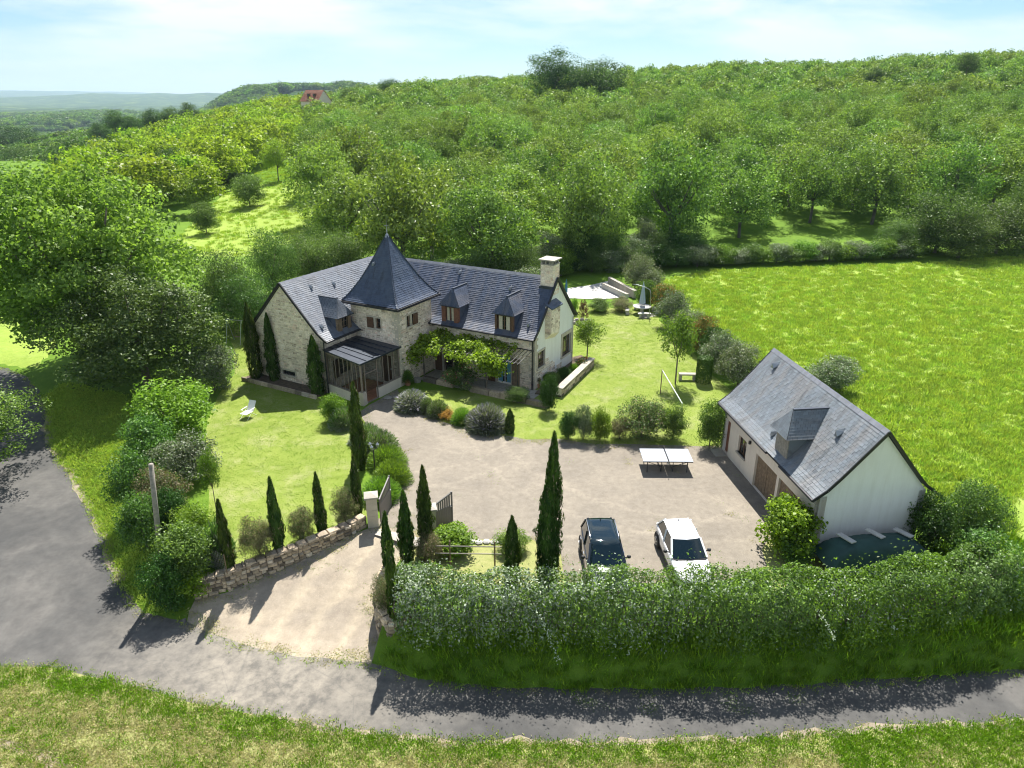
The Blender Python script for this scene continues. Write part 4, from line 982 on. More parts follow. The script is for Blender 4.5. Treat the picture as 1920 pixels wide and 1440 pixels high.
# chimney and its breast
b = MB(); b.box(XR-.98, YR-.55, 6.2, XR-.02, YR+.45, 8.45)
ch = b.build('chimney', M['mortar'], house)
s = MB()
for z in np.arange(6.25, 8.4, .22):
    for (o, ux, n, L) in (((XR-.98,YR-.55),(1,0,0),(0,-1,0),.96),((XR-.02,YR-.55),(0,1,0),(1,0,0),1.0),((XR-.98,YR+.45),(0,-1,0),(-1,0,0),1.0)):
        x = 0; 
        while x < L-.05:
            w = min(random.uniform(.25, .5), L-x); s.stone(Vector((*o, z))+Vector(ux)*(x+.006), Vector(ux), Vector((0,0,1)), Vector(n), w-.012, .205, .03, random.uniform(.55, 1), .08); x += w
s.build('stone', M['stone'], ch, kind='stuff')
b = MB()
for x in (XR-.95, XR-.62, XR-.30, XR-.12):
    for y in (YR-.52, YR-.12, YR+.34): b.box(x-.05, y-.05, 8.45, x+.07, y+.07, 8.72)
b.build('cap_support', M['greystone'], ch)
b = MB(); b.box(XR-1.12, YR-.70, 8.72, XR+.12, YR+.60, 8.80); b.box(XR-1.02,YR-.6,8.40,XR+.02,YR+.5,8.47); b.build('cap', M['concrete'], ch)
y0, y1 = YF+1.55, YF+3.15
b = MB(); X = XR
b.add([(X,y0,3.35),(X,y1,3.05),(X,y1,5.75),(X,y0,5.75),(X+.42,y0+.1,3.75),(X+.42,y1-.1,3.55),(X+.42,y1-.1,5.6),(X+.42,y0+.1,5.6)], [(4,5,6,7),(0,1,5,4),(1,2,6,5),(2,3,7,6),(3,0,4,7)])
cb = b.build('chimney_breast', M['mortar'], house); s = MB()
for z in np.arange(3.8, 5.5, .19):
    y = y0+.1
    while y < y1-.12:
        w = min(random.uniform(.2, .42), y1-.1-y); s.stone(Vector((X+.42,y+.008,z)), Vector((0,1,0)), Vector((0,0,1)), Vector((1,0,0)), w-.016, .175, .03, None, .14, .006); y += w
for z in np.arange(3.75, 5.5, .2): s.stone(Vector((X+.02,y0-.0,z)), Vector((1,0,0)), Vector((0,0,1)), Vector((0,-1,0)), .4, .18, .03)
s.build('stone', M['stone'], cb, kind='stuff')
b = MB(); b.add([(X-.02,y0-.08,6.0),(X-.02,y1+.08,6.0),(X+.56,y1+.08,5.66),(X+.56,y0-.08,5.66),(X-.02,y0-.08,5.92),(X-.02,y1+.08,5.92),(X+.56,y1+.08,5.58),(X+.56,y0-.08,5.58)], [(0,1,2,3),(7,6,5,4),(2,1,5,6),(3,2,6,7),(0,3,7,4)]); b.build('breast_cap', M['slate'], cb)
# zinc side flashing strip near the gable (dark slates)
b = MB(); b.box(XR-1.05, YR-.70, 6.30, XR-.0, YR-.555, 6.9); b.build('chimney_flashing', M['zincdark'], ch)
# windows, shutters, doors
def surround(parent, p, rz, w, h, t=.14, sill=True, mat=None):
    T = Matrix.Translation(Vector(p)) @ Matrix.Rotation(rz, 4, 'Z'); b = MB(); b.T = T
    b.box(-w/2-t,-.045,0,-w/2,.1,h); b.box(w/2,-.045,0,w/2+t,.1,h); b.box(-w/2-t,-.05,h,w/2+t,.1,h+t*1.3)
    if sill: b.box(-w/2-t-.03,-.10,-.12,w/2+t+.03,.12,0)
    return b.build('surround', mat or M['dressed'], parent)
Z90 = R(90)
surround(house, (1.48,YT,4.12), 0, .43, .76, .08); window(house, (1.48,YT,4.12), 0, .43, .76, M['brown'], .14, (0,1))
surround(house, (2.085,YT,4.12), 0, .43, .76, .08); window(house, (2.085,YT,4.12), 0, .43, .76, M['brown'], .14, (0,1)); shutter(house, (1.42,YT-.055,4.12), 0, .56, .76, M['brown'])
surround(house, (XT1,YT+1.22,4.2), Z90, .4, .8, .08); window(house, (XT1,YT+1.22,4.2), Z90, .4, .8, M['brown'], .14, (0,1))
surround(house, (XT1,YT+1.87,4.2), Z90, .5, .8, .08); window(house, (XT1,YT+1.87,4.2), Z90, .5, .8, M['brown'], .14, (0,1)); shutter(house, (XT1+.055,YT+1.95,4.2), Z90, .56, .8, M['brown'])
surround(house, (XT1,YT+1.65,1.5), Z90, .9, 1.0, .1); window(house, (XT1,YT+1.65,1.5), Z90, .9, 1.0, M['brown'], .14, (1,1))
b = MB(); b.box(XL+2.55,.14,.68,XL+3.8,.18,1.0); [b.box(XL+2.6+i*.15,.02,.68,XL+2.63+i*.15,.05,1.0) for i in range(8)]; b.build('vent_grille', M['steel'], house)
surround(house, (XL+3.175,0,.68), 0, 1.25, .32, .1)
for x, w_, cur in ((XT1+1.63, 1.3, None), (XT1+6.2, 1.16, M['bluecurtain'])):
    surround(house, (x,YF,.05), 0, w_, 2.1, .16, False)
    dd = window(house, (x,YF,.05), 0, w_, 2.1, M['brown'] if not cur else M['white'], .16, (1,3), None, cur, 'door', None, .08)
    for s in (-1, 1): shutter(house, (x+s*(w_/2+.42),YF-.05,.08), 0, .62, 2.05, M['brown'] if cur is None or s < 0 else M['oldwood'])
surround(house, (XR,YF+.96,1.5), Z90, 1.08, 1.15, .10); window(house, (XR,YF+.96,1.5), Z90, 1.08, 1.15, M['oldwood'], .10, (2,3))
surround(house, (XR,YF+5.25,1.1), Z90, 1.5, 1.55, .22); window(house, (XR,YF+5.25,1.1), Z90, 1.5, 1.55, M['oldwood'], .14, (2,2))
b = MB(); b.box(XT0+2.35,YT+.12,.1,XT0+3.35,YT+.18,2.2); fd = b.build('door', M['brown'], house, 'dark front door inside the porch'); b = MB(); b.box(XT0+3.2,YT+.06,1.1,XT0+3.26,YT+.12,1.2); b.build('handle', M['zinc'], fd)
window(house, (0,1.9,.9), Z90, 1.2, 1.3, M['oldwood'], .1, (1,2)); shutter(house, (.05,1.0,.85), Z90, .6, 1.35, M['brown'])
# glazed porch
pc = [(0.02,0.02),(3.66,-.58),(3.80,YT-.02)]
porch = MB()
def seg_wall(b, p, q, z0, z1, t, a=.5):
    p = Vector((*p, 0)); q = Vector((*q, 0)); d = (q-p).normalized(); n = Vector((d.y,-d.x,0)); 
    vs = [P+n*k*t+Vector((0,0,z)) for z in (z0, z1) for P, k in ((p,0),(q,0),(q,-1),(p,-1))]
    b.add(vs, [(0,3,2,1),(4,5,6,7),(0,1,5,4),(1,2,6,5),(2,3,7,6),(3,0,4,7)], a)
def lerp2(p, q, f): return (p[0]+(q[0]-p[0])*f, p[1]+(q[1]-p[1])*f)
DR0, DR1 = .10, .40
seg_wall(porch, pc[0], pc[1], 0, .72, .22); seg_wall(porch, lerp2(pc[1],pc[2],DR1), pc[2], 0, .78, .22); seg_wall(porch, lerp2(pc[1],pc[2],.0), lerp2(pc[1],pc[2],DR0), 0, .78, .22)
pw = porch.build('porch', M['cream'], house, 'glazed entrance porch with dark zinc roof on a low rendered wall')
b = MB()
def post(b, p, z0, z1, w=.07): b.box(p[0]-w/2, p[1]-w/2, z0, p[0]+w/2, p[1]+w/2, z1)
for i in range(9):
    p = lerp2(pc[0], pc[1], .02+.96*i/8); post(b, (p[0], p[1]+.06), .72, 3.02, .04 if 0 < i < 8 else .10)
for f in (DR0, DR1, .56, .70, .84, .985): p = lerp2(pc[1], pc[2], f); post(b, (p[0]-.06, p[1]), 0 if f in (DR0, DR1) else .78, 3.02, .06)
for (p, q) in ((pc[0], pc[1]), (pc[1], pc[2])):
    b.bar((p[0]-.03,p[1]+.04,3.02), (q[0]-.03,q[1]+.04,3.02), .09, .1)
for (p, q, z) in ((pc[0], pc[1], .74), (lerp2(pc[1],pc[2],DR1), pc[2], .80)): b.bar((p[0]-.03,p[1]+.05,z), (q[0]-.03,q[1]+.03,z), .12, .06)
p, q = lerp2(pc[1],pc[2],DR0), lerp2(pc[1],pc[2],DR1); b.bar((p[0]-.06,p[1],2.15),(q[0]-.06,q[1],2.15),.06,.06); b.bar((p[0]-.06,p[1],.06),(q[0]-.06,q[1],.06),.06,.1)
b.build('window_frame', M['beigeframe'], pw)
b = MB(); seg_wall(b, (pc[0][0],pc[0][1]+.05), (pc[1][0]-.06,pc[1][1]+.06), .77, 2.98, .012); seg_wall(b, lerp2((pc[1][0]-.06,pc[1][1]+.06), (pc[2][0]-.06,pc[2][1]), 0), (pc[2][0]-.06,pc[2][1]), .83, 2.98, .012); b.build('pane', M['porchglass'], pw)
b = MB(); p, q = (3.48,-.18), (3.02,.55); b.bar((p[0],p[1],1.1),(q[0],q[1],1.1),.05,2.05); b.build('door', M['brown'], pw, 'porch door standing open inwards')
b = MB(); rp = [(-.02,-.12),(3.85,-.78),(4.0,YT-.05),(-.02,YT-.02)]; zz = [3.28,3.08,3.08,3.28]
b.add([(x,y,z) for (x,y),z in zip(rp, zz)]+[(x,y,z-.09) for (x,y),z in zip(rp, zz)], [(0,1,2,3),(7,6,5,4)]+[(i,(i+1)%4,4+(i+1)%4,4+i) for i in range(4)])
pr = b.build('porch_roof', M['zincdark'], pw)
b = MB()
for i in range(1, 6):
    f = i/6; a = Vector((rp[0][0]*(1-f)+rp[3][0]*f, rp[0][1]*(1-f)+rp[3][1]*f, 3.30)); c = Vector((rp[1][0]*(1-f)+rp[2][0]*f, rp[1][1]*(1-f)+rp[2][1]*f, 3.10)); b.bar(a, c, .035, .06)
b.bar((3.86,-.8,3.09),(4.02,YT-.05,3.09),.06,.09); b.build('roof_seam', M['zincdark'], pr)
b = MB(); b.box(3.35,-.62,0,3.72,-.28,.95); b.build('pillar', M['dressed'], pw)
b = MB(); b.add([(.25,.05,.06),(3.5,-.4,.06),(3.6,YT-.1,.06),(.05,YT-.1,.06)], [(0,1,2,3)]); b.build('porch_floor', M['terracotta'], pw)
# terrace in front of the long wing, stone edging
hl = lambda x, y, z=0: HA+Vector((x*math.cos(ANG)-y*math.sin(ANG), x*math.sin(ANG)+y*math.cos(ANG), z))
ter = MB(); ter.box(4.0, 5.15, -.1, 13.15, YF-.01, .04); t_o = ter.build('terrace', M['greystone'], None, 'paved stone terrace along the front of the farmhouse under the vine pergola', 'terrace', loc=HA, rz=ANG)
edge = empty('terrace_wall', hl(4.6, 4.95), ANG, 'low wall of big pale stone blocks edging the farmhouse terrace', 'garden wall')
x = 0
while x < 8.6:
    w = random.uniform(.7, 1.6); b = MB(); h = random.uniform(.34, .5)
    if not (2.5 < x < 2.9):
        b.stone(Vector((x,-.0,0)), Vector((1,0,0)), Vector((0,1,0)), Vector((0,0,1)), w-.03, .42, h, None, .08, .03); b.build('stone', M['drywall'], edge)
    x += w
# flower bed left of house, kerb of stones
bed = empty('flower_bed', hl(-7.2, -1.3), ANG, 'narrow raised flower bed with stone kerb along the left gable of the farmhouse', 'flower bed')
b = MB(); b.box(.12,.12,0,7.1,1.25,.22); b.build('soil', M['soil'], bed)
for i in range(11): b = MB(); b.stone(Vector((i*.66,-.02,-.02)), Vector((1,0,0)), Vector((0,1,0)), Vector((0,0,1)), .64, .16, .30, None, .06, .01); b.build('stone', M['drywall'], bed)
# right flower bed with long parapet
A1 = g(1052,745); B1 = g(1113,686); C1 = g(1018,728)
bw = empty('parapet_wall', (A1.x, A1.y, 0), math.atan2(B1.y-A1.y, B1.x-A1.x), 'low straight stone parapet with flat coping beside the right gable flower bed', 'garden wall')
L = (B1-A1).length
b = MB(); b.box(0,-.02,-.1,L,.36,.60); b.build('wall_core', M['mortar'], bw)
x = 0; s = MB()
for z in (0, .2, .4):
    x = 0
    while x < L-.1:
        w = min(random.uniform(.3, .6), L-x); q = MB(); q.stone(Vector((x+.01,-.02,z+.01)), Vector((1,0,0)), Vector((0,0,1)), Vector((0,-1,0)), w-.02, .185, .035, None, .12, .006); q.build('stone', M['drywall'], bw); x += w
n = 9
for i in range(n): q = MB(); q.box(i*L/n+.006,-.1,.60,(i+1)*L/n-.006,.42,.68); q.build('coping', M['concrete'], bw)
b = MB(); pts_ = [g(1003,740), A1, B1, g(1090,668), g(1072,672)]; b.prism([(p.x, p.y, .02) for p in pts_], (0,0,.12)); b.build('planting_bed', M['soil'], None, 'dark planted bed between the right gable and the parapet', 'flower bed')

# ------------------------------------------------------------------ pergola with grapevine
per = empty('pergola', hl(0,0), ANG, 'thin iron pergola carrying the grapevine along the farmhouse front', 'pergola')
for x in (4.35, 7.0, 9.6, 12.2): b = MB(); b.tube([(x,5.45,0),(x,5.45,2.62)], .03, 8); b.build('post', M['steel'], per)
b = MB(); b.bar((3.9,5.45,2.64),(12.4,5.45,2.64),.05,.06); b.bar((3.9,7.43,2.95),(12.4,7.43,2.95),.05,.06)
for i in range(30): x = 3.95+i*.288; b.bar((x,5.2,2.66),(x,7.42,2.98),.025,.03)
b.build('trellis', M['steel'], per)
N = 9500; t = rng.random(N); x = 3.6+t*7.6; y = np.clip(rng.normal(6.1, .75, N), 4.7, 7.4); z = 2.75+(y-5.4)*.16+rng.normal(0, .13, N)
dn = np.array([mnoise.noise(Vector((a*.9, b_*.9, 4.1))) for a, b_ in zip(x, y)]); keep = dn+rng.normal(0, .12, N)+np.where(x > 9.6, -.10, .12) > -.08
z = z+np.clip(dn, -.2, .5)*.45; front = (y < 5.5) & keep; z = np.where(front, z-rng.random(N)*.75*np.clip(dn+.25, 0, 1)*1.6, z)
P = np.stack([x, y, z], 1)[keep]; ex = 900; q = np.stack([rng.uniform(3.0, 4.6, ex), rng.normal(4.9, .45, ex), rng.normal(2.15, .4, ex)], 1); P = np.concatenate([P, q])
q = np.stack([rng.normal(10.3, .45, 1300), rng.normal(5.3, .25, 1300), rng.normal(2.25, .38, 1300)], 1); P = np.concatenate([P, q])
me = leaves('grapevine', P, np.array([0, -.3, .8])+rng.normal(size=P.shape)*.55, .19*rng.uniform(.6, 1.3, len(P)), np.clip(rng.normal(.5, .25, len(P)), 0, 1), M['vine'], .9)
vn = empty('grapevine', hl(0,0), ANG, 'bright green grapevine spread over the iron pergola in front of the farmhouse', 'grapevine')
link('foliage', me, vn)
for x in (4.4, 7.05, 9.7): b = MB(); b.tube([(x,5.35,0),(x+.08,5.4,.9),(x-.05,5.42,1.8),(x+.2,5.5,2.65),(x+1.0,5.9,2.8)], [.05,.045,.04,.03,.02], 6); b.build('stem', M['bark'], vn)

# ------------------------------------------------------------------ garage
GA = Vector((13.62, 27.15, 0)); GANG = math.atan2(-.0955, .9955)*-1
GW, GL, GE = 5.0, 10.55, 3.0
gar = empty('garage', GA, R(6.7), 'white rendered garage with a weathered slate roof, one dormer and wooden double doors', 'garage')
PG = [(0,6.12),(.9,5.03),(1.7,4.08),(2.3,3.42),(2.88,2.96)]
g1 = [(0,0),(GW,0),(GW,GE),(GW/2,5.93),(0,GE)]
wall(gar, 'wall', (0,0), (GW,0), g1, [], M['plaster']); wall(gar, 'wall', (GW,0), (GW,GL), [(0,0),(GL,0),(GL,GE),(0,GE)], [], M['plaster'])
wall(gar, 'wall', (GW,GL), (0,GL), g1, [], M['plaster'])
# openings measured from the near corner: doors, window, far door (wall runs from far to near)
holes = [(GL-3.62,.02,GL-1.3,1.93),(GL-6.2,.02,GL-3.85,1.93),(GL-8.4,.95,GL-7.4,1.95),(GL-10.35,.05,GL-9.6,2.1)]
wall(gar, 'wall', (0,GL), (0,0), [(0,0),(GL,0),(GL,GE),(0,GE)], holes, M['cream'], label='cream side wall of the garage facing the yard')
gr = gable_roof(gar, PG, (GW/2,-.14,0), (0,1,0), (-1,0,0), GL+.28, M['slateG'], cs=.165, w=.23)
ridge_caps(gr, (GW/2,-.16,6.14), (GW/2,GL+.16,6.14), .16)
for s in (-1, 1):
    for yy in (-.15, GL+.15): verge(gr, [(GW/2+s*2.9,yy,2.92),(GW/2+s*2.3,yy,3.37),(GW/2+s*1.7,yy,4.03),(GW/2,yy,6.07)], .05, .14)
gutter(gar, (-.42,-.15,2.90), (-.42,3.05,2.90)); gutter(gar, (-.42,4.45,2.90), (-.42,GL+.1,2.90))
b = MB(); b.tube([(-.42,.05,2.88),(-.12,.05,2.6),(-.08,.05,.1)], .04, 8); b.build('downpipe', M['greywood'], gar)
for (ya, yb) in ((1.3,3.62),(3.85,6.2)):
    w = (yb-ya)/2
    for k in range(2):
        y0 = ya+k*w; dr = MB(); dr.box(.16, y0+.01, .03, .20, y0+w-.01, 1.92); do = dr.build('door', M['oldwood'], gar)
        n = 8
        for i in range(n): q = MB(); q.box(.115+random.uniform(-.004,.004), y0+.012+i*(w-.024)/n+.004, .04, .158, y0+.012+(i+1)*(w-.024)/n-.004, 1.91); q.build('plank', M['oldwood'], do)
window(gar, (0,7.9,.95), -Z90, 1.0, 1.0, M['brown'], .14, (1,1)); b = MB(); b.box(-.08,7.33,.86,.2,8.47,.95); b.build('sill', M['concrete'], gar)
b = MB(); b.box(.14,9.61,.05,.19,10.34,2.09); b.build('door', M['redbrown'], gar, 'red-brown side door at the far end')
b = MB(); b.box(-.7,9.5,.0,-.02,10.45,.06); b.build('doorstep', M['concrete'], gar)
b = MB(); b.box(-.12,6.9,2.1,-.02,7.02,2.28); b.build('wall_lamp', M['steel'], gar)
vent(gr, GW/2-.55, 9.3, 5.5, (-1,0), 1.0); vent(gr, GW/2-.95, 1.9, 5.0, (-1,0), 1.0); vent(gr, GW/2-2.3, 5.2, 3.46, (-1,0), .8)
# garage dormer
y0, y1, xf = 3.12, 4.36, -.04; zt = 4.48; ym = (y0+y1)/2
b = MB(); b.mi = 0
for y in (y0, y1-.08): b.add([(xf,y,2.95),(xf,y,zt),(xf+1.75,y,zt),(xf,y+.08,2.95),(xf,y+.08,zt),(xf+1.75,y+.08,zt)], [(0,2,1),(3,4,5),(0,1,4,3),(1,2,5,4),(0,3,5,2)])
gd = b.build('dormer', M['slateG'], gar)
b = MB(); [b.box(xf-.05, y0+.02+i*.2, 2.98, xf-.005, y0+.02+i*.2+.19, zt-.05) for i in range(6)]; b.build('hatch', M['greywood'], gd)
e = .24; rz_ = 5.55
A = [(xf-.3,y0-e,zt-.12),(xf-.3,y1+e,zt-.12),(xf+1.75,y0-e,zt-.12),(xf+1.75,y1+e,zt-.12),(xf+.28,ym,rz_),(xf+2.35,ym,rz_)]
b = MB(); b.add(A, [(0,4,1),(0,2,5,4),(1,4,5,3),(0,1,3,2)], .3); r_ = b.build('dormer_roof', M['deck'], gd)
s = MB()
def facets(s, p, q, r2, t2, c=.16, wd=.23):
    p, q, r2, t2 = (Vector(i) for i in (p, q, r2, t2)); n_ = max(1, int(round(((t2-p).length+(r2-q).length)/2/c))); nn = (q-p).cross(t2-p).normalized(); nn = nn if nn.z > 0 else -nn
    for i in range(n_):
        f0, f1 = i/n_-.01, min(1, (i+1.15)/n_); a0, a1, c0, c1 = p.lerp(t2, f0), q.lerp(r2, f0), p.lerp(t2, f1), q.lerp(r2, f1); k = max(1, int((a1-a0).length/wd)); of = .5 if i % 2 else 0
        xs = [0]+[(j+of)/k for j in range(0 if of else 1, k)]+[1]
        for u0, u1 in zip(xs, xs[1:]):
            if u1-u0 < .01: continue
            u0 += .002; u1 -= .002; s.add([a0.lerp(a1,u0)+nn*.022, a0.lerp(a1,u1)+nn*.022, c0.lerp(c1,u1)+nn*.008, c0.lerp(c1,u0)+nn*.008, a0.lerp(a1,u0), a0.lerp(a1,u1)], [(0,1,2,3),(4,5,1,0)])
facets(s, A[1], A[0], A[4], A[4]); facets(s, A[0], A[2], A[5], A[4]); facets(s, A[3], A[1], A[4], A[5]); s.build('slate', M['slateG'], gd, kind='stuff')
b = MB(); b.bar(A[4], A[5], .16, .06); b.build('flashing', M['zincdark'], gd)

# ------------------------------------------------------------------ walls and gate of the drive
def stone_wall_path(name, path, tops, label, cat, th=.36, dep=.0, front=1, batter=.04, loose=.0, lim=300):
    """path: base points on the outer face (x, y, zbase); tops: top z at each point; stones laid on the face, each one an object"""
    o = empty(name, (path[0][0], path[0][1], path[0][2]), 0, label, cat); O = Vector(path[0])
    core = MB(); S_ = []; cnt = 0
    for (a, za), (c, zc) in zip(zip(path, tops), zip(path[1:], tops[1:])):
        a = Vector(a)-O; c = Vector(c)-O; d = Vector((c.x-a.x, c.y-a.y, 0)); L = d.length; ux = d/L; n = Vector((ux.y, -ux.x, 0))*front
        za -= O.z; zc -= O.z
        v = [a+Vector((0,0,-.35)), c+Vector((0,0,-.35)), Vector((c.x,c.y,zc-.04)), Vector((a.x,a.y,za-.04))]; v += [p-n*th for p in v]
        core.add(v, [(0,1,2,3),(7,6,5,4),(3,2,6,7),(0,3,7,4),(1,5,6,2)], .4)
        # courses following the slope
        hmax = max(za-a.z, zc-c.z); rows = max(2, int(round(hmax/.19))); 
        for r in range(rows):
            x = random.uniform(-.1, 0)
            while x < L:
                w = random.uniform(.2, .46); x0 = max(x, 0); x1 = min(x+w, L); x += w
                if x1-x0 < .09: continue
                f = (x0+x1)/2/L; zb = a.z+(c.z-a.z)*f-.05; zt_ = za+(zc-za)*f; h = (zt_-zb)/rows
                if h < .05: continue
                S_.append((a+ux*(x0+.008)+Vector((0,0,zb-a.z+r*h+.008)), ux, n, x1-x0-.016, h-.016, random.uniform(.03, .10), r == rows-1))
        x = 0
        while x < L:   # coping stones
            w = min(random.uniform(.3, .6), L-x); f = (x+w/2)/L; zt_ = za+(zc-za)*f
            if w > .1: S_.append(('cap', a+ux*(x+.006)+Vector((0,0,zt_-a.z-.04))+n*.05, ux, n, w-.012, th+.08, random.uniform(.06, .11)))
            x += w
    core.build('wall_core', M['wallcore'], o)
    rest = MB()
    random.shuffle(S_)
    for i, s in enumerate(S_):
        b = MB() if i < lim else rest
        if s[0] == 'cap': _, p, ux, n, w, dd, h = s; b.stone(p, ux, -n, Vector((0,0,1)), w, dd, h, random.uniform(.25, .8), .08, .012); nm = 'coping'
        else: p, ux, n, w, h, dd, _ = s; b.stone(p, ux+Vector((0,0,random.uniform(-.06,.06))), Vector((0,0,1)), n, w, h, dd, None, .2, .025); nm = 'stone'
        if i < lim: b.build(nm, M['drywall'], o)
    if rest.v: rest.build('stone', M['drywall'], o, kind='stuff')
    return o
pth = []; tps = []
for u, v, z, zt in ((368,1137,-1.27,.0),(429,1119,-1.08,.15),(467,1100,-.9,.2),(505,1083,-.77,.3),(563,1056,-.5,.42),(620,1026,-.25,.5),(660,1004,-.08,.55),(688,987,0,.58)):
    p = G(u, v, z); pth.append((p[0], p[1], z)); tps.append(zt)
stone_wall_path('retaining_wall', pth, tps, 'long curving rubble retaining wall on the left side of the driveway', 'stone wall')
pth = []; tps = []
for u, v, z, zt in ((722,1082,-.42,.3),(709,1130,-.8,.42),(706,1165,-1.0,.42),(714,1200,-1.2,.38),(732,1222,-1.28,.2),(756,1222,-1.28,.12),(785,1206,-1.1,.1)):
    p = G(u, v, z); pth.append((p[0], p[1], z)); tps.append(zt)
stone_wall_path('corner_wall', pth, tps, 'short rounded rubble wall at the right-hand corner of the driveway by the lane', 'stone wall', front=1)
def pillar(p, label, h=1.6, s=.52):
    r = empty('gate_pillar', p, R(12), label, 'gate pillar', 'pillars of the entrance gate'); k = 5
    for i in range(k): b = MB(); b.box(-s/2+random.uniform(0,.008), -s/2, i*h/k+.006, s/2, s/2-random.uniform(0,.008), (i+1)*h/k-.002); b.build('block', M['dressed'], r)
    b = MB(); q = s/2+.07; b.box(-q,-q,h,q,q,h+.09); b.add([(-q,-q,h+.09),(q,-q,h+.09),(q,q,h+.09),(-q,q,h+.09),(0,0,h+.22)], [(0,1,4),(1,2,4),(2,3,4),(3,0,4)]); b.build('cap', M['concrete'], r)
    b = MB(); b.box(-s/2+.02,-s/2+.02,0,s/2-.02,s/2-.02,h); b.build('core', M['wallcore'], r); return r
pL = g(700, 984); pR = g(808, 1008)
pillar((pL.x, pL.y, 0), 'square cut-stone gate pillar on the left, beside the long retaining wall')
pillar((pR.x, pR.y, 0), 'square cut-stone gate pillar on the right, behind the tall cypress')
def gate(p, q, label):
    p = Vector(p); q = Vector(q); L = (q-p).length; r = empty('gate', p, math.atan2(q.y-p.y, q.x-p.x), label, 'gate', 'leaves of the entrance gate')
    H0, H1 = 1.35, 1.75; solid = 1.0
    b = MB(); b.box(0,-.03,.06,.07,.03,H0+.0); b.box(L-.07,-.03,.06,L,.03,H1+.05); b.bar((.0,0,H0),(L,0,H1),.06,.07); b.box(.07,-.025,.06,L-.07,.025,.14); b.box(.07,-.025,solid,L-.07,.025,solid+.07); b.build('frame', M['gategrey'], r)
    n = 11
    for i in range(n): x = .07+(L-.14)*i/n; b = MB(); b.box(x+.005,-.012,.142,x+(L-.14)/n-.005,.012,solid-.002); b.build('panel', M['gategrey'], r)
    for i in range(8): x = .12+(L-.24)*(i+.5)/8; zt = H0+(H1-H0)*x/L; b = MB(); b.box(x-.045,-.012,solid+.072,x+.045,.012,zt-.035); b.build('bar', M['gategrey'], r)
    b = MB(); b.box(L-.16,-.06,1.0,L-.05,-.031,1.04); b.build('handle', M['zinc'], r)
l1 = g(733, 952); l2 = g(848, 992)
gate((pL.x+.36, pL.y+.1, .0), (l1.x, l1.y+.15, 0), 'left leaf of the open grey metal driveway gate')
gate((pR.x+.0, pR.y+.42, .0), (l2.x, l2.y+.5, 0), 'right leaf of the open grey metal driveway gate, half behind the cypress')
b = MB(); pp = [g(709,992), g(800,1012), g(788,1028), g(702,1003)]; b.prism([(p.x, p.y, hz(p.x, p.y)+.0) for p in pp], (0,0,.035)); tag(b.build('gate_sill', M['concrete']), kind='structure')
pp = [g(738,955), g(760,950), g(800,1008), g(770,1000)]
# kerb of set stones around the island bed
# ------------------------------------------------------------------ Italian cypresses
def cyp_mesh(seed, N=6500, w=1.0):
    z = rng.random(N)**.85; prof = np.interp(z, [0,.04,.15,.4,.7,.9,1], [.45,.8,1,.98,.72,.36,.03])
    th = rng.uniform(0, 2*PI, N); lump = np.array([mnoise.noise(Vector((math.cos(t)*1.3, math.sin(t)*1.3, zz*7+seed*5))) for t, zz in zip(th, z)])
    lump2 = np.array([mnoise.noise(Vector((math.cos(t)*3, math.sin(t)*3, zz*16+seed*5))) for t, zz in zip(th, z)])
    r = prof*(.80+.48*lump+.30*lump2)*rng.uniform(.65, 1.06, N)
    P = np.stack([r*np.cos(th), r*np.sin(th), z], 1); out = np.stack([np.cos(th), np.sin(th), np.zeros(N)], 1)
    Nn = out+rng.normal(size=(N,3))*.4
    return P, Nn, np.clip(.42+lump*.6+rng.normal(0, .18, N), 0, 1)
def cypress(base, top_v, wpx, label, name='cypress', lean=0.0, kindm='cypress'):
    p = g(*base); T = AY(base[0], top_v, p.y); h = T[2]-p.z; a = wpx/2*depth_of(p)/FPX
    r = empty(name, p, random.uniform(0, 6), label, 'cypress', 'slim columnar cypresses of the garden'); P, Nn, V = cyp_mesh(random.random()*9)
    P = P*np.array([a*1.05, a*1.05, h]); P[:, 0] += P[:, 2]*lean; n = len(P); lf = rng.uniform(.10, .26, n)*min(1.3, h/4+.35)
    me = leaves('foliage', P, Nn, lf, V, [M[kindm], M['brownish']], .22, (rng.random(n) < .05).astype(int), roll=np.array([0, 0, 1.0])+np.stack([Nn[:,0]*.25, Nn[:,1]*.25, np.zeros(n)], 1))
    link('crown', me, r); b = MB(); b.tube([(0,0,0),(0,0,h*.5),(lean*h*.8,0,h*.85)], [a*.2, a*.12, .02], 6); b.build('trunk', M['bark'], r); return r
for base, tv, w, lab in [
  ((431,1067),939,21,'short slim cypress nearest the road end of the retaining wall'),
  ((525,1035),897,25,'slim cypress behind the middle of the retaining wall between two brownish bushes'),
  ((604,998),888,21,'thin cypress behind the retaining wall between the second and third brownish bush'),
  ((672,966),857,20,'small thin cypress just left of the left gate pillar'),
  ((676,880),718,31,'tall leaning cypress at the lawn corner near the lavender mounds and lamp post'),
  ((730,1078),962,22,'slim cypress right of the driveway, behind the one at the corner wall'),
  ((740,1165),1018,23,'slim cypress standing on the rounded corner wall by the lane'),
  ((764,1054),922,29,'dense cypress between the driveway and the right gate pillar'),
  ((800,1032),876,30,'tall cypress in front of the right gate pillar'),
  ((960,1100),970,32,'medium bushy cypress rising from the hedge beside the wooden rail'),
  ((1033,1075),812,40,'tallest cypress, rear one of the pair standing in the front hedge'),
  ((1024,1098),898,46,'shorter broad cypress in front of the tallest one in the hedge'),
  ((482,712),568,32,'cypress at the far left corner of the farmhouse gable'),
  ((516,716),588,26,'cypress in the middle of the farmhouse left gable wall'),
  ((596,740),630,33,'cypress at the near corner of the farmhouse gable beside the porch')]:
    cypress(base, tv, w, lab)
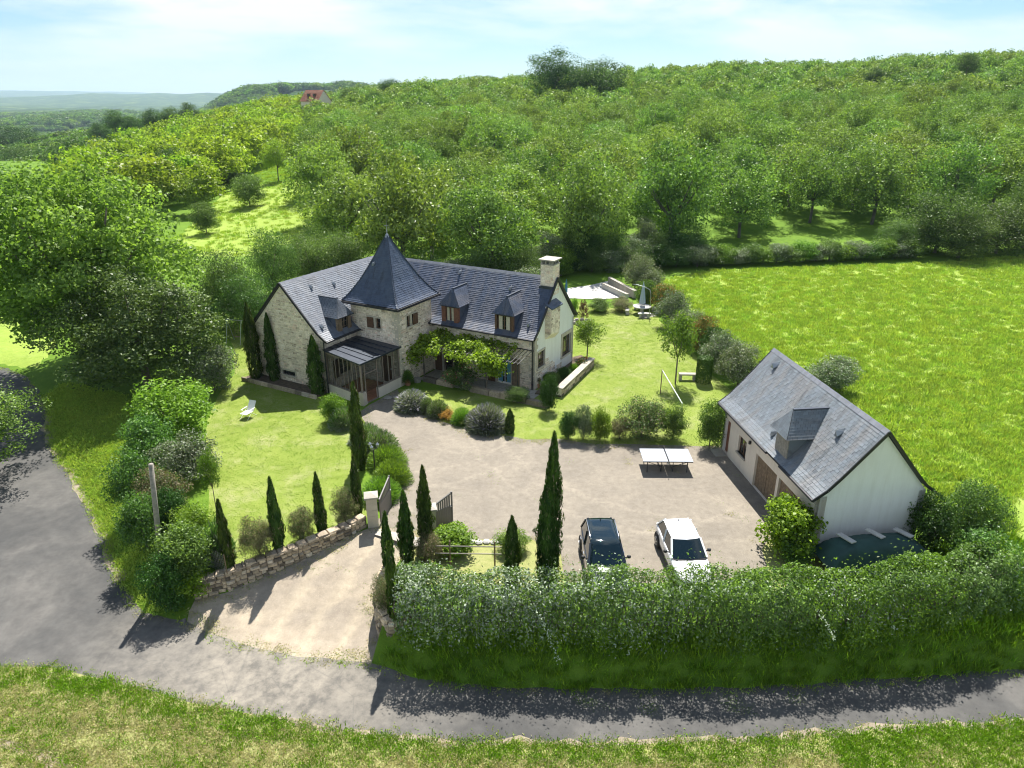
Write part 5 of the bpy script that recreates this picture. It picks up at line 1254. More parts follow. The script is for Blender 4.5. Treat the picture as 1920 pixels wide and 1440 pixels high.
cypress((956,812),768,20,'small clipped conical conifer at the courtyard edge by the big lavender', 'conical_conifer')

# ------------------------------------------------------------------ shrubs, fitted to where they stand
S = [('silverbush',(352,648,440,738),'rounded silvery shrub at the garden side of the big dark tree'),
 ('brightbush',(250,715,402,835),'bright lime-green shrub, topmost of the mixed shrubs along the left lawn'),
 ('midbush',(228,780,330,880),'mid-green shrub left below the bright lime-green shrub'),
 ('silverbush',(290,815,400,910),'grey-green shrub in the middle of the mixed shrubs by the left lawn'),
 ('midbush',(205,850,300,960),'loose green shrub at the roadside edge of the mixed shrubs'),
 ('brownbush',(255,880,350,985),'arching brownish shrub behind the top of the utility pole'),
 ('midbush',(225,930,310,1040),'dense shrub at the roadside left of the utility pole'),
 ('darkbush',(290,920,360,1010),'dark shrub right behind the utility pole'),
 ('midbush',(290,980,400,1090),'leafy green shrub just right of the utility pole foot'),
 ('brightbush',(322,955,395,1030),'light green shrub close to the small tree by the left lawn'),
 ('darkbush',(270,1040,350,1150),'low dark shrub at the road corner below the utility pole'),
 ('vinebush',(328,1066,396,1120),'yellow-green leafy shrub at the road end of the retaining wall'),
 ('reed',(388,990,432,1060),'tuft of pale reedy plants beside the cypress near the road'),
 ('brownbush',(455,980,512,1052),'first brownish round bush behind the retaining wall, nearest the road'),
 ('brownbush',(541,957,591,1020),'second brownish round bush behind the retaining wall'),
 ('brownbush',(622,924,670,988),'third brownish round bush behind the retaining wall, nearest the gate'),
 ('brightbush',(602,744,650,796),'bright round green shrub on the lawn in front of the porch'),
 ('lavgreen',(622,768,664,806),'grey-green santolina beside the bright round shrub near the porch'),
 ('lavgreen',(662,798,712,836),'first grey mound of the row between left lawn and courtyard, nearest the porch'),
 ('lavgreen',(682,812,740,858),'second mound of the row between left lawn and courtyard'),
 ('greenmound',(697,838,755,882),'third mound of the row, beside the lamp post'),
 ('greenmound',(706,866,764,914),'fourth mound of the row, large and green, right of the lamp post'),
 ('greenmound',(684,898,744,944),'last mound of the row, behind the left gate leaf'),
 ('lavender',(748,736,798,772),'silvery lavender at the courtyard edge nearest the porch'),
 ('lavgreen',(790,750,812,778),'small green lavender second along the courtyard edge'),
 ('lavgreen',(804,754,838,784),'grey lavender third along the courtyard edge'),
 ('orangebush',(824,768,851,790),'small orange-leaved shrub among the lavenders'),
 ('greenmound',(850,768,882,798),'green rounded shrub right of the orange-leaved shrub'),
 ('lavender',(876,772,908,802),'medium lavender left of the biggest lavender'),
 ('lavender',(886,764,942,812),'biggest violet lavender at the courtyard edge'),
 ('darkbush',(1048,776,1084,826),'dark green shrub, leftmost of the border row at the back of the courtyard'),
 ('silverbush',(1076,770,1112,826),'silver-leaved shrub second in the border row at the back of the courtyard'),
 ('brightbush',(1106,770,1146,828),'fresh green upright shrub third in the border row'),
 ('brownbush',(1144,788,1180,826),'low reddish-brown shrub in the middle of the border row'),
 ('lilac',(1164,756,1246,826),'large loose shrub with mauve flower spikes in the border row'),
 ('midbush',(1240,768,1286,826),'rounded green shrub at the right end of the border row'),
 ('midbush',(1308,752,1362,842),'leafy green shrub at the far corner of the garage'),
 ('midbush',(948,726,990,756),'low green shrub against the terrace wall at the right end'),
 ('darkbush',(1014,712,1046,772),'clipped dark green column shrub at the end of the stone parapet'),
 ('flowerpink',(836,684,894,734),'dark rose bush with pink and red blooms on the terrace edge'),
 ('midbush',(1018,700,1050,724),'low green shrub in the bed beside the right gable'),
 ('darkbush',(1046,690,1072,712),'dark low shrub in the middle of the gable bed'),
 ('flowerred',(1080,672,1104,694),'red-flowering shrub at the far end of the gable bed'),
 ('greenmound',(1066,684,1086,706),'pale green plant between the dark shrub and the red flowers'),
 ('silverbush',(1172,488,1226,548),'pale silvery shrub, farthest of the field hedge by the pool'),
 ('silverbush',(1196,508,1244,556),'grey shrub second from the far end of the field hedge'),
 ('midbush',(1192,530,1232,580),'green shrub directly behind the garden table'),
 ('redbush',(1220,536,1272,586),'yellow-green shrub with orange tips in the field hedge, beside the arching garden pole'),
 ('silverbush',(1232,556,1292,616),'greyish shrub with dark base in the field hedge'),
 ('silverbush',(1258,584,1322,640),'loose grey-green shrub in the middle of the field hedge'),
 ('redbush',(1290,600,1346,662),'orange-tipped shrub in the middle of the field hedge'),
 ('darkbush',(1312,618,1362,680),'dark green shrub behind the small lawn tree'),
 ('silverbush',(1318,632,1392,698),'big silvery shrub behind the clipped column'),
 ('silverbush',(1350,648,1424,726),'widest silvery shrub, nearest the garage end of the field hedge'),
 ('silverbush',(1516,668,1606,740),'grey shrub standing beyond the garage roof at the meadow edge'),
 ('midbush',(1100,556,1148,586),'rounded green shrub at the lawn side of the pool terrace'),
 ('brownbush',(1144,556,1190,586),'low brownish shrub right of the rounded one by the pool terrace'),
 ('brightbush',(1062,556,1086,590),'bright yellow-green shrub close behind the farmhouse gable'),
 ('vinebush',(1424,934,1532,1044),'big leafy fig-like shrub at the near corner of the garage'),
 ('midbush',(1466,1010,1520,1060),'lower green shrub between the fig-like shrub and the hedge'),
 ('darkbush',(1700,930,1800,1050),'dark ivy-like shrub climbing at the right corner of the garage'),
 ('mixed0',(1770,905,1880,1040),'tall loose green shrub right of the garage gable'),
 ('midbush',(1790,1000,1905,1100),'broad light shrub at the meadow corner of the hedge'),
 ('vinebush',(812,988,884,1042),'broad-leaved green shrub right behind the right gate leaf'),
 ('brownbush',(778,1010,826,1064),'purplish brown shrub under the tall cypress at the gate'),
 ('brightbush',(930,994,992,1040),'light green shrub behind the medium cypress'),
 ('brownbush',(700,1085,752,1150),'reddish brown shrub on top of the rounded corner wall'),
 ('midbush',(738,1060,800,1110),'green shrub where the front hedge meets the driveway'),
 ('silverbush',(1180,395,1235,500),'dark feathery bush with pale tips at the far corner of the meadow'),
 ('bigbush',(1690,345,1840,480),'large loose dark bush at the back edge of the meadow'),
 ('bigbush',(1800,370,1960,480),'dense dark bush at the right end of the meadow edge'),
 ('bigbush',(1640,405,1725,478),'rounded dark bush at the left end of the bush group on the meadow edge'),
 ('bigbush',(1740,395,1870,488),'low dark bush in front of the big ones at the back of the meadow'),
 ('bigbush',(1870,325,2000,470),'tall dark bush partly cut off at the right edge of the picture'),
 ('silverbush',(1700,400,1770,470),'pale-leaved bush left of the big dark bush at the meadow edge'),
 ('brightbush',(905,482,945,510),'bright round shrub peeping over the farmhouse ridge'),
 ('brightbush',(1020,455,1085,520),'bright green shrub behind the farmhouse chimney'),
 ('redbush',(1052,480,1080,505),'small yellowish shrub beside the chimney'),
 ('bigbush',(455,420,560,560),'tall olive-green shrub behind the left wing, leftmost of three'),
 ('bigbush',(520,425,640,540),'tall green shrub behind the left wing, middle of three'),
 ('bigbush',(590,430,700,530),'green shrub behind the left wing, close to the turret'),
 ('bigbush',(345,455,480,620),'dense grey-green tree mass between the big dark tree and the farmhouse'),
 ('bigbush',(400,500,520,630),'dark green tree just behind the left gable by the swing frame'),
 ('darkbush',(125,590,150,640),'x')]
for kn, box, lab in S[:-1]:
    if kn == 'mixed0': pb('mixed', box, lab, 'shrub' if 'tree' not in lab else 'tree', 'shrub' if 'tree' not in lab else 'garden_tree')
    else: pb(kn, box, lab)
# dark hedge of shrubs behind the farmhouse and the pool
k = 0
for i in range(30):
    x = -14+(i % 15)*2.6; y = 65.5+random.uniform(-1, 1)+(i % 15)*.55+(4.5 if i >= 15 else 0)
    if x > 3.5: y += 12 if i < 15 else 9
    plant(['darkbush', 'bigbush', 'silverbush', 'bigbush'][i % 4], (x, y, hz(x, y)), 2.3, random.uniform(1.5, 2.1)+(.7 if i >= 15 else 0), 'shady evergreen shrub in the dark row between the farmhouse and the orchard', 'shrub', 'dark shrubs behind the farmhouse', 'shrub')
# bramble bank at the back of the meadow
for i in range(16):
    u = 1338+i*25; p = g(u, 502-i*.9); p = Vector((p.x, p.y+1.4, 0)); p.z = hz(p.x, p.y)
    plant(['midbush', 'brightbush', 'silverbush'][i % 3], p, 2.0, 1.1+.3*(i % 2), 'low pale bramble bush in the strip along the back edge of the meadow', 'bush', 'bramble bushes along the back of the meadow', 'bramble_bush')
# trees
TT = [('bigmaple',(-60,285,362,668),'huge spreading broadleaved tree left of the garden, bright green','maple tree'),
 ('bigdark',(100,492,412,742),'large dark olive-green tree with dense rounded crown beside the farmhouse lawn','tree'),
 ('roadtree',(-200,700,72,900),'tree overhanging the road at the left edge, light green','tree'),
 ('walnut',(-80,300,90,420),'broad green tree at the far left behind the huge spreading tree','tree'),
 ('denseoak',(85,248,205,335),'dark evergreen tree above the huge spreading tree','oak tree'),
 ('denseoak',(262,276,374,372),'round dark evergreen tree left of the grassy path','oak tree'),
 ('silverbush',(395,302,455,345),'grey-green willow-like bush left of the grassy path','bush'),
 ('mixed',(430,322,500,388),'small grey-green tree standing on the grassy path','tree'),
 ('mixed',(352,372,412,440),'small dark green tree at the lower end of the grassy path','tree'),
 ('walnut',(330,330,400,400),'loose light tree between the dark evergreen and the path','tree'),
 ('ywalnut',(488,262,545,330),'green tree alone at the top of the grassy path','walnut tree'),
 ('denseoak',(-30,225,70,290),'tall dark tree at the far left edge of the valley','oak tree'),
 ('denseoak',(0,262,80,320),'dark green tree just below the valley edge on the left','oak tree'),
 ('smalltree',(1238,602,1308,690),'small open tree on the right lawn beside the stone bench','tree'),
 ('smalltree',(374,848,412,930),'little tree with leaning trunk at the left lawn edge near the reeds','tree'),
 ('smalltree',(1074,608,1130,658),'small round-leaved tree right behind the farmhouse gable','tree')]
for kn, box, lab, cat in TT: pb(kn, box, lab, cat, 'tree' if cat != 'bush' else 'bush')
def skytree(kn, u0, v0, u1, v1, Y, lab, cat='oak tree'):
    dep = Y/math.cos(PITCH)*.98; uc = (u0+u1)/2; T = AY(uc, v0, Y); Bm = AY(uc, v1, Y); x0 = AY(u0, v0, Y)[0]; x1 = AY(u1, v0, Y)[0]
    a = (x1-x0)/2; top = T[2]; bot = min(Bm[2], top-2*a*.7); z = hz(T[0], Y); b = (top-bot)/2; hc = K[kn][1]
    plant(kn, (T[0], Y, top-b-b*hc), a, b, lab, cat, None, 'tree')
skytree('denseoak', 980, 88, 1100, 168, 262, 'tall dark round oak on the skyline, left one of the pair')
skytree('denseoak', 1058, 100, 1185, 176, 258, 'lower dark oak on the skyline joined to the taller one')
skytree('denseoak', 704, 143, 754, 182, 330, 'dark round tree on the skyline above the walnut trees')
skytree('denseoak', 683, 168, 716, 206, 270, 'small dark conifer-like tree just below the skyline tree')
skytree('denseoak', 632, 164, 672, 196, 300, 'dark tree right of the red-roofed house')
skytree('denseoak', 1796, 95, 1846, 142, 240, 'dark pointed tree on the skyline near the right edge')
skytree('denseoak', 1620, 124, 1672, 165, 250, 'round tree standing above the orchard skyline')
for i, (u0, v0, u1, v1) in enumerate([(186,204,232,246),(218,212,262,250),(255,202,305,246),(292,196,340,240),(330,190,372,230),(350,205,390,240),(160,228,206,262)]):
    skytree('denseoak', u0, v0, u1, v1, 330+i*6, ['dark oak fourth from the left in the row beyond the yellow-green plantation','dark oak in the middle of the row beyond the yellow-green plantation','dark oak third from the right in that row beyond the plantation','large dark oak second from the right in the row beyond the plantation','rightmost dark oak of the row beyond the yellow-green plantation','small dark oak tucked behind the right end of the row beyond the plantation','leftmost dark oak of the row beyond the yellow-green plantation'][i], 'oak tree')
# plum shrubs
pb('purplebush', (1084,560,1104,604), 'thin purple-leaved shrub near the pool terrace')
pb('purplebush', (1098,602,1112,622), 'tiny purple standard shrub on the lawn behind the gable')
# clipped column beside the bench
cp = g(1318, 716)
r = empty('topiary', cp, 0, 'clipped dark green cylinder shrub beside the stone bench on the right lawn', 'topiary')
N = 5200; th = rng.uniform(0, 2*PI, N); zz = rng.uniform(0, 1.85, N); rr = np.full(N, .55); topm = rng.random(N) < .22; zz[topm] = 1.85+rng.normal(0, .03, topm.sum()); rr[topm] *= np.sqrt(rng.random(topm.sum())); rr *= rng.uniform(.86, 1.04, N)
P = np.stack([rr*np.cos(th), rr*np.sin(th), zz], 1); Nn = np.stack([np.cos(th)*(~topm), np.sin(th)*(~topm), topm*1.0], 1)+rng.normal(size=(N,3))*.5
link('crown', leaves('crown', P, Nn, .10*rng.uniform(.6,1.3,N), np.clip(rng.normal(.5,.2,N),0,1), M['laurel']), r)

# ------------------------------------------------------------------ the long front hedge
hp = [(-4.5,22.6),(-2,22.35),(3,22.2),(8,22.2),(12,22.35),(15,22.7),(18,23.5),(20.8,24.9)]
def along(t):
    xs = [p[0] for p in hp]; ys = [p[1] for p in hp]; x = xs[0]+(xs[-1]-xs[0])*t; return x, np.interp(x, xs, ys)
hedge = empty('hedge', (0, 0, 0), 0, 'long thick hedge of mixed silver and green leaves above the lane', 'hedge')
N = 74000; t = rng.random(N); x, yc = along(t); ph = rng.uniform(0, PI*1.0, N)
big = 1.7*np.array([mnoise.noise(Vector((a*.55, 0.3, p*.9))) for a, p in zip(x, ph)]); med = np.array([mnoise.noise(Vector((a*1.7, 3.3, p*2.2))) for a, p in zip(x, ph)]); fine = np.array([mnoise.noise(Vector((a*5, 7.7, p*5))) for a, p in zip(x, ph)])
# cross-section: rounded box, ph = 0 front foot, PI back foot
cx = -np.cos(ph); cz = np.sin(ph); e = .55; cx = np.sign(cx)*np.abs(cx)**e; cz = np.abs(cz)**.62
hw = 1.12+.0*x+np.where(x > 15, (x-15)*.10, 0); hh = 2.5+.05*(x > 0)+.45*np.array([mnoise.noise(Vector((a*.35, 9, 0))) for a in x])-np.where(x > 12, (x-12)*.04, 0)
sc = 1+.12*big+.24*med+.16*fine; dpt = 1-np.abs(rng.normal(0, .14, N))
tipm = rng.random(N) < .02; hol = (med < -.18) & (rng.random(N) < .6); dpt = np.where(hol, dpt*rng.uniform(.6, .85, N), dpt)
dpt = np.where(tipm, 1+rng.random(N)*.2, dpt)
zb = -.35
P = np.stack([x+rng.normal(0, .05, N), yc+cx*hw*sc*dpt, zb+(hh-zb)*cz*(.93+.07*sc+.06*med)*dpt], 1)
Nn = np.stack([rng.normal(0, .5, N), cx*1.0, cz*.9], 1)+rng.normal(size=(N,3))*.55
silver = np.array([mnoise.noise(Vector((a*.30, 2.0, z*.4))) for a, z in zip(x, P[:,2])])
ps = np.clip(.95-(x+3)/15+silver*1.2, .05, .98); mi = np.where(rng.random(N) < ps*.72*(.3+.7*cz), 0, np.where(rng.random(N) < .35+silver, 2, 1));  # fewer silver leaves near the foot: pale young tops, plus shade put into colour
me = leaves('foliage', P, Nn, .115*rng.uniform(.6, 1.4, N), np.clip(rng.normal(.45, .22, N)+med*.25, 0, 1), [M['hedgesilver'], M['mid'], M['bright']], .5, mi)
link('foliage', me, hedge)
b = MB()   # twiggy core of stems
for i in range(150):
    tt = (i+.5)/150; x0, y0 = along(tt); x0 = float(x0); y0 = float(y0)
    for k in range(2): b.tube([(x0, y0+random.uniform(-.3,.3), hz(x0,y0)-.05), (x0+random.uniform(-.3,.3), y0+random.uniform(-.6,.6), 1.0), (x0+random.uniform(-.5,.5), y0+random.uniform(-.8,.8), 1.85)], [.035,.025,.008], 4)
b.build('stems', M['bark'], hedge, kind='stuff')
# arching sprays hanging over the front
sp = []; spn = []
for x0, dx, dz in ((.9,.9,2.0),(11.3,.55,.9)):
    for k in range(80):
        f = k/80; q = (x0+dx*f, 21.15-.55*math.sin(f*1.5), 1.75-dz*f**1.3); sp.append((q[0]+random.gauss(0,.04), q[1]+random.gauss(0,.04), q[2]+random.gauss(0,.04)))
P = np.array(sp); link('spray', leaves('spray', P, np.array([0,-.6,.6])+rng.normal(size=P.shape)*.6, .07*rng.uniform(.6,1.3,len(P)), np.full(len(P), .9), M['hedgesilver'], .6), hedge)

# ------------------------------------------------------------------ cars
def car(p, yaw, L, W, Hh, paint_m, label, roof_m=None, rails=False, suv=.0):
    r = empty('parked_car', p, yaw, label, 'car', 'cars parked in the gravel yard')
    hl_, hw_ = L/2, W/2; bz = Hh*.60; 
    # stations front(-y) to back(+y): y, halfwidth at belt, sill z, shoulder z, centre z
    st_ = [(-hl_,.60,.36,.52,.56),(-hl_+.10,.80,.26,.62,.68),(-hl_+.35,.91,.22,.74,.82),(-hl_+.8,.97,.22,bz-.10,bz-.01),(-hl_+1.25,.99,.22,bz-.03,bz+.04),(-.35*hl_,1.0,.22,bz,bz+.04),(0,1.0,.22,bz+.02,bz+.05),(.45*hl_,1.0,.22,bz+.04,bz+.06),(.75*hl_,.99,.24,bz+.05,bz+.07),(hl_-.16,.94,.28,bz+.02,bz+.04),(hl_-.02,.86,.32,bz-.10,bz-.08),(hl_,.80,.40,bz-.22,bz-.20)]
    vs = []; fs = []; n = 11
    for y, k, sz, sh, ct in st_:
        w = hw_*k; vs += [(-w*.90,y,sz),(-w*.985,y,sz+.12),(-w,y,(sz+sh)/2),(-w*.975,y,sh-.04),(-w*.90,y,sh+.01),(0,y,ct+.015),(w*.90,y,sh+.01),(w*.975,y,sh-.04),(w,y,(sz+sh)/2),(w*.985,y,sz+.12),(w*.90,y,sz)]
    for i in range(len(st_)-1):
        for k in range(n-1): a = i*n+k; fs.append((a,a+1,a+n+1,a+n))
        fs.append((i*n+n-1,i*n,(i+1)*n,(i+1)*n+n-1))
    fs += [tuple(range(n)), tuple((len(st_)-1)*n+k for k in range(n))[::-1]]
    me = bpy.data.meshes.new('body'); me.from_pydata(vs, [], fs); me.materials.append(paint_m); me.polygons.foreach_set('use_smooth', [True]*len(fs))
    bm = bmesh.new(); bm.from_mesh(me); bmesh.ops.recalc_face_normals(bm, faces=bm.faces); bm.to_mesh(me); bm.free()
    body = link('body', me, r); sm2 = body.modifiers.new('s', 'SUBSURF'); sm2.levels = sm2.render_levels = 2
    # greenhouse
    yb0, yb1 = -hl_+1.12, hl_-.10-(.12 if not rails else .05); yr0, yr1 = -hl_+1.95, hl_-.55-(.25 if not rails else .0); zb_ = bz+.0; zr = Hh
    def ring(y0, y1, w0, w1, z, cr): return [(-w0,y0+cr,z),(-w0+.12,y0+.03,z),(0,y0-cr*.4,z),(w0-.12,y0+.03,z),(w0,y0+cr,z),(w1,(y0+y1)/2,z),(w1*.97,y1-cr,z),(w1*.8,y1,z),(0,y1+cr*.3,z),(-w1*.8,y1,z),(-w1*.97,y1-cr,z),(-w1,(y0+y1)/2,z)]
    rings = [ring(yb0,yb1,hw_*.90,hw_*.92,zb_,.16), ring(yb0+(yr0-yb0)*.93,yb1+(yr1-yb1)*.90,hw_*.735,hw_*.755,zr-.09,.10), ring(yr0+.04,yr1-.04,hw_*.68,hw_*.70,zr-.025,.10), ring(yr0+.25,yr1-.28,hw_*.5,hw_*.5,zr+.0,.08)]
    m = 12; V = [p for rg in rings for p in rg]; b = MB(); b.mi = 0
    b.add(V[:2*m], [(k,(k+1)%m,m+(k+1)%m,m+k) for k in range(m)])
    b.build('side_glass', M['carglass'], r, smooth=False)
    b = MB(); b.add(V[m:], [(j*m+k,j*m+(k+1)%m,(j+1)*m+(k+1)%m,(j+1)*m+k) for j in range(2) for k in range(m)]+[tuple(range(2*m,3*m))])
    b.build('roof', roof_m or paint_m, r, smooth=True)
    def pt(k, f, off=.012):
        a = Vector(V[k]); c = Vector(V[m+k]); q = a.lerp(c, f); o = Vector((q.x, q.y-(yb0+yb1)/2, 0)).normalized(); return q+o*off
    b = MB()   # pillars
    for k in (0, 4, 6, 10, 7, 9): b.bar(pt(k,-.02), pt(k,1.02), .085, .05)
    for k in (5, 11): b.bar(pt(k,0), pt(k,1), .09, .03)
    b.build('pillar', paint_m if k else paint_m, r)
    b = MB(); b.add([pt(1,.06,.02),pt(2,.06,.02),pt(3,.06,.02),pt(3,.95,.02),pt(2,.95,.02),pt(1,.95,.02)], [(0,1,4,5),(1,2,3,4)]); b.build('windscreen', M['carglass'], r, smooth=True)
    b = MB(); b.add([pt(k,f,.03) for f in (-.03,.05) for k in (0,1,2,3,4)], [(k,k+1,k+6,k+5) for k in range(4)]); b.build('wiper_cowl', M['carplastic'], r)
    for s in (-1, 1):   # mirrors
        b = MB(); b.lathe([(.03,-.07),(.085,-.03),(.09,.04),(.04,.08)], 8, (s*(hw_+.12), yb0+.52, bz+.10)); b.bar((s*(hw_-.08),yb0+.5,bz+.06),(s*(hw_+.08),yb0+.52,bz+.09),.04); b.build('mirror', M['carplastic'], r, smooth=True)
        for y in (-hl_+.85, hl_-.82):
            w = MB(); T = Matrix.Translation((s*(hw_-.08), y, .33)) @ Matrix.Rotation(PI/2, 4, 'Y'); w.T = T; w.lathe([(.20,-.12),(.325,-.115),(.335,-.06),(.335,.06),(.325,.115),(.20,.12)], 22); wo = w.build('wheel', M['rubber'], r, smooth=False)
            q = MB(); q.T = Matrix.Translation((s*(hw_+.045), y, .33)) @ Matrix.Rotation(PI/2*s, 4, 'Y'); q.lathe([(.215,-.02),(.21,.0),(.17,-.015)], 20)
            for i in range(5): t = 2*PI*i/5; q.bar((0,0,.0),(.2*math.cos(t),.2*math.sin(t),0),.06,.02)
            q.build('rim', M['alloy'], wo)
            a_ = MB(); a_.T = Matrix.Translation((s*(hw_-.005), y, .34)); a_.tube([(0,.40*math.cos(t),.40*math.sin(t)) for t in np.linspace(-.15, PI+.15, 12)], .035, 5); a_.build('wheel_arch', M['carplastic'], r)
        b = MB(); b.add([(s*hw_*.50,-hl_+.06,.62),(s*hw_*.84,-hl_+.22,.64),(s*hw_*.90,-hl_+.62,bz-.13),(s*hw_*.62,-hl_+.40,bz-.16),(s*hw_*.5,-hl_+.15,.58),(s*hw_*.86,-hl_+.30,.58)], [(0,1,2,3),(0,4,5,1)]); b.T = None
        b.build('headlight', M['headlight'], r)
        if rails: b = MB(); b.tube([(s*hw_*.70,yr0+.22,zr-.02),(s*hw_*.71,yr0+.4,zr+.045),(s*hw_*.72,yr1-.35,zr+.045),(s*hw_*.70,yr1-.12,zr-.02)], .022, 6); b.build('roof_rail', M['carchrome'], r, smooth=True)
        b = MB(); b.add([(s*(hw_+.004),y,z) for y in (-.55*hl_,.6*hl_) for z in (.42,.47)], [(0,1,3,2)])
        for y in (-.02*hl_, .48*hl_): b.bar((s*(hw_+.01),y,bz-.12),(s*(hw_+.01),y+.18,bz-.12),.03,.03)
        b.build('door_handle', M['carplastic'] if not rails else M['carchrome'], r)
    b = MB(); b.bar((-hw_*.52,-hl_-.005,.50),(hw_*.52,-hl_-.005,.50),.03,.14); b.build('grille', M['carplastic'], r)
    b = MB(); b.lathe([(.03,0),(.022,.03),(.004,.12)], 6, (0, yr1-.22, zr-.01)); b.build('antenna', M['carplastic'], r)
    b = MB(); b.box(-.26,-hl_-.035,.34,.26,-hl_-.015,.45); b.build('number_plate', M['white'], r)
    # seats seen through the glass and the dashboard
    b = MB()
    b.box(-hw_*.8,yb0+.15,bz-.15,hw_*.8,yb0+.55,bz+.04)
    for s in (-1, 1): b.box(s*.38-.22,-.02*L,bz-.2,s*.38+.22,.03*L,bz+.28); b.box(s*.38-.12,-.01*L,bz+.28,s*.38+.12,.02*L,bz+.44)
    b.build('seats', M['greywood'], r); return r
car((7.62,26.45,0), R(3), 4.25, 1.70, 1.52, M['carwhite'], 'white five-door car parked in the yard facing the hedge')
car((4.02,26.0,0), R(1), 4.45, 1.74, 1.62, M['carblack'], 'dark blue car with chrome roof rails parked in the yard facing the hedge', M['carglass'], True)

# ------------------------------------------------------------------ table tennis table
tp = empty('table_tennis_table', (8.62, 35.33, 0), R(-1), 'folding outdoor table tennis table with pale top on the gravel yard', 'table')
for s in (-1, 1):
    b = MB(); b.box(min(s*.012,s*1.37), -.76, .735, max(s*.012,s*1.37), .76, .765); b.build('table_top', M['tabletop'], tp)
    b = MB(); b.box(min(s*.03,s*1.36), -.75, .69, max(s*.03,s*1.36), -.72, .733); b.box(min(s*.03,s*1.36), .72, .69, max(s*.03,s*1.36), .75, .733); b.build('frame', M['steel'], tp)
    for y in (-.6, .6): b = MB(); b.tube([(s*1.1,y,0),(s*1.1,y,.72)], .028, 8); b.build('leg', M['steel'], tp)
    b = MB(); b.tube([(s*.32,-.55,.08),(s*.32,-.55,.68)], .02, 6); b.tube([(s*.32,.55,.08),(s*.32,.55,.68)], .02, 6); b.tube([(s*.32,-.55,.08),(s*.32,.55,.08)], .02, 6); b.tube([(s*.3,-.5,.3),(s*1.08,-.58,.62)], .015, 6); b.build('undercarriage', M['steel'], tp)
    for y in (-.5, .5): b = MB(); b.T = Matrix.Translation((s*.32,y,.08)) @ Matrix.Rotation(PI/2, 4, 'Y'); b.lathe([(.08,-.02),(.08,.02)], 12); b.build('wheel', M['rubber'], tp)
b = MB(); b.box(-.004,-.86,.767,.004,.86,.915); b.build('net', M['steel'], tp)
for s in (-1, 1): b = MB(); b.tube([(0,s*.87,.70),(0,s*.87,.925)], .018, 6); b.build('net_post', M['steel'], tp)
b = MB(); b.T = Matrix.Translation((0,-.70,.60)) @ Matrix.Rotation(PI/2, 4, 'X'); b.lathe([(.06,0),(.09,.01),(.09,.05),(.05,.06)], 12); b.build('crank_wheel', M['alloy'], tp)
# ------------------------------------------------------------------ lamp post, utility pole, volleyball, bench, picnic set
p = g(704, 893); lp = empty('garden_lamp', p, 0, 'black garden lamp post with three lantern heads beside the lavender mounds', 'lamp post')
hL_ = AY(704, 833, p.y)[2]-p.z
b = MB(); b.lathe([(.12,0),(.10,.08),(.04,.14),(.035,hL_-.3)], 10); b.build('pole', M['steel'], lp)
for k in range(3):
    t = 2*PI*k/3+.4; x, y = .24*math.cos(t), .24*math.sin(t); b = MB(); b.bar((0,0,hL_-.35),(x,y,hL_-.2),.03); b.build('arm', M['steel'], lp)
    b = MB(); b.lathe([(.05,0),(.09,.16),(.10,.17),(.02,.27)], 8, (x,y,hL_-.22)); b.build('lantern', M['alloy'], lp)
p = g(303, 1062); T = AY(283, 870, p.y); b = MB(); b.tube([(0,0,-.3),((T[0]-p.x)*.5,0,(T[2]-p.z)*.5),(T[0]-p.x,0,T[2]-p.z)], [.13,.115,.10], 10)
up = empty('utility_pole', p, 0, 'bare weathered wooden utility pole leaning above the roadside shrubs', 'utility pole'); b.build('pole', M['greywood'], up, smooth=True)
for (u, v, vt, lab) in ((1237,738,694,'far'),(1274,775,757,'near')):
    pass
p1 = g(1238, 738); p2 = g(1276, 792); r = empty('volleyball_net', p1, 0, 'old volleyball net cord stretched between two posts on the right lawn', 'net')
h1 = AY(1237, 693, p1.y)[2]; h2 = AY(1275, 756, p2.y)[2]; q = p2-p1
b = MB(); b.tube([(0,0,0),(0,0,h1)], .035, 8); b.build('post', M['oldwood'], r); b = MB(); b.tube([(q.x,q.y,0),(q.x,q.y,h2)], .035, 8); b.build('post', M['zinc'], r)
b = MB(); b.bar((0,0,h1-.05),(q.x,q.y,h2-.05),.03,.07); b.build('cord', M['white'], r)
p = g(1288, 712); r = empty('stone_bench', p, R(-3), 'small stone bench beside the tree on the right lawn', 'bench'); b = MB(); b.box(-.62,-.2,.40,.62,.2,.50); b.build('seat', M['concrete'], r)
for s in (-1, 1): b = MB(); b.box(s*.5-.09,-.17,0,s*.5+.09,.17,.398); b.build('leg', M['greystone'], r)
p = g(1203, 588); r = empty('garden_table', p, R(20), 'round white stone garden table at the far end of the lawn', 'table'); b = MB(); b.lathe([(.85,0),(.88,.04),(.85,.09)], 24, (0,0,.68)); b.build('table_top', M['whiteconc'], r); b = MB(); b.lathe([(.34,0),(.17,.15),(.15,.5),(.35,.68)], 12); b.build('pedestal', M['whiteconc'], r)
for k, (t, lb) in enumerate(((0.2,'right'),(1.6,'far'),(3.1,'left'),(4.7,'near'))):
    c = p+Vector((1.35*math.cos(t), 1.35*math.sin(t), 0)); s = empty('garden_stool', c, t+PI/2, ['curved white stone seat on the field hedge side of the round garden table','curved white stone seat behind the round garden table','curved white stone seat on the pool side of the round garden table','curved white stone seat in front of the round garden table'][k], 'stool', 'stone seats round the garden table')
    b = MB(); prv = None
    poly = [(x, .16-x*x*.35+.0, .38) for x in np.linspace(-.6,.6,7)]+[(x, -.2-x*x*.35, .38) for x in np.linspace(.6,-.6,7)]; b.prism(poly, (0,0,.09)); b.build('seat', M['whiteconc'], s)
    for q in (-.35, .35): b = MB(); b.box(q-.08,-.2,0,q+.08,.12,.379); b.build('leg', M['whiteconc'], s)
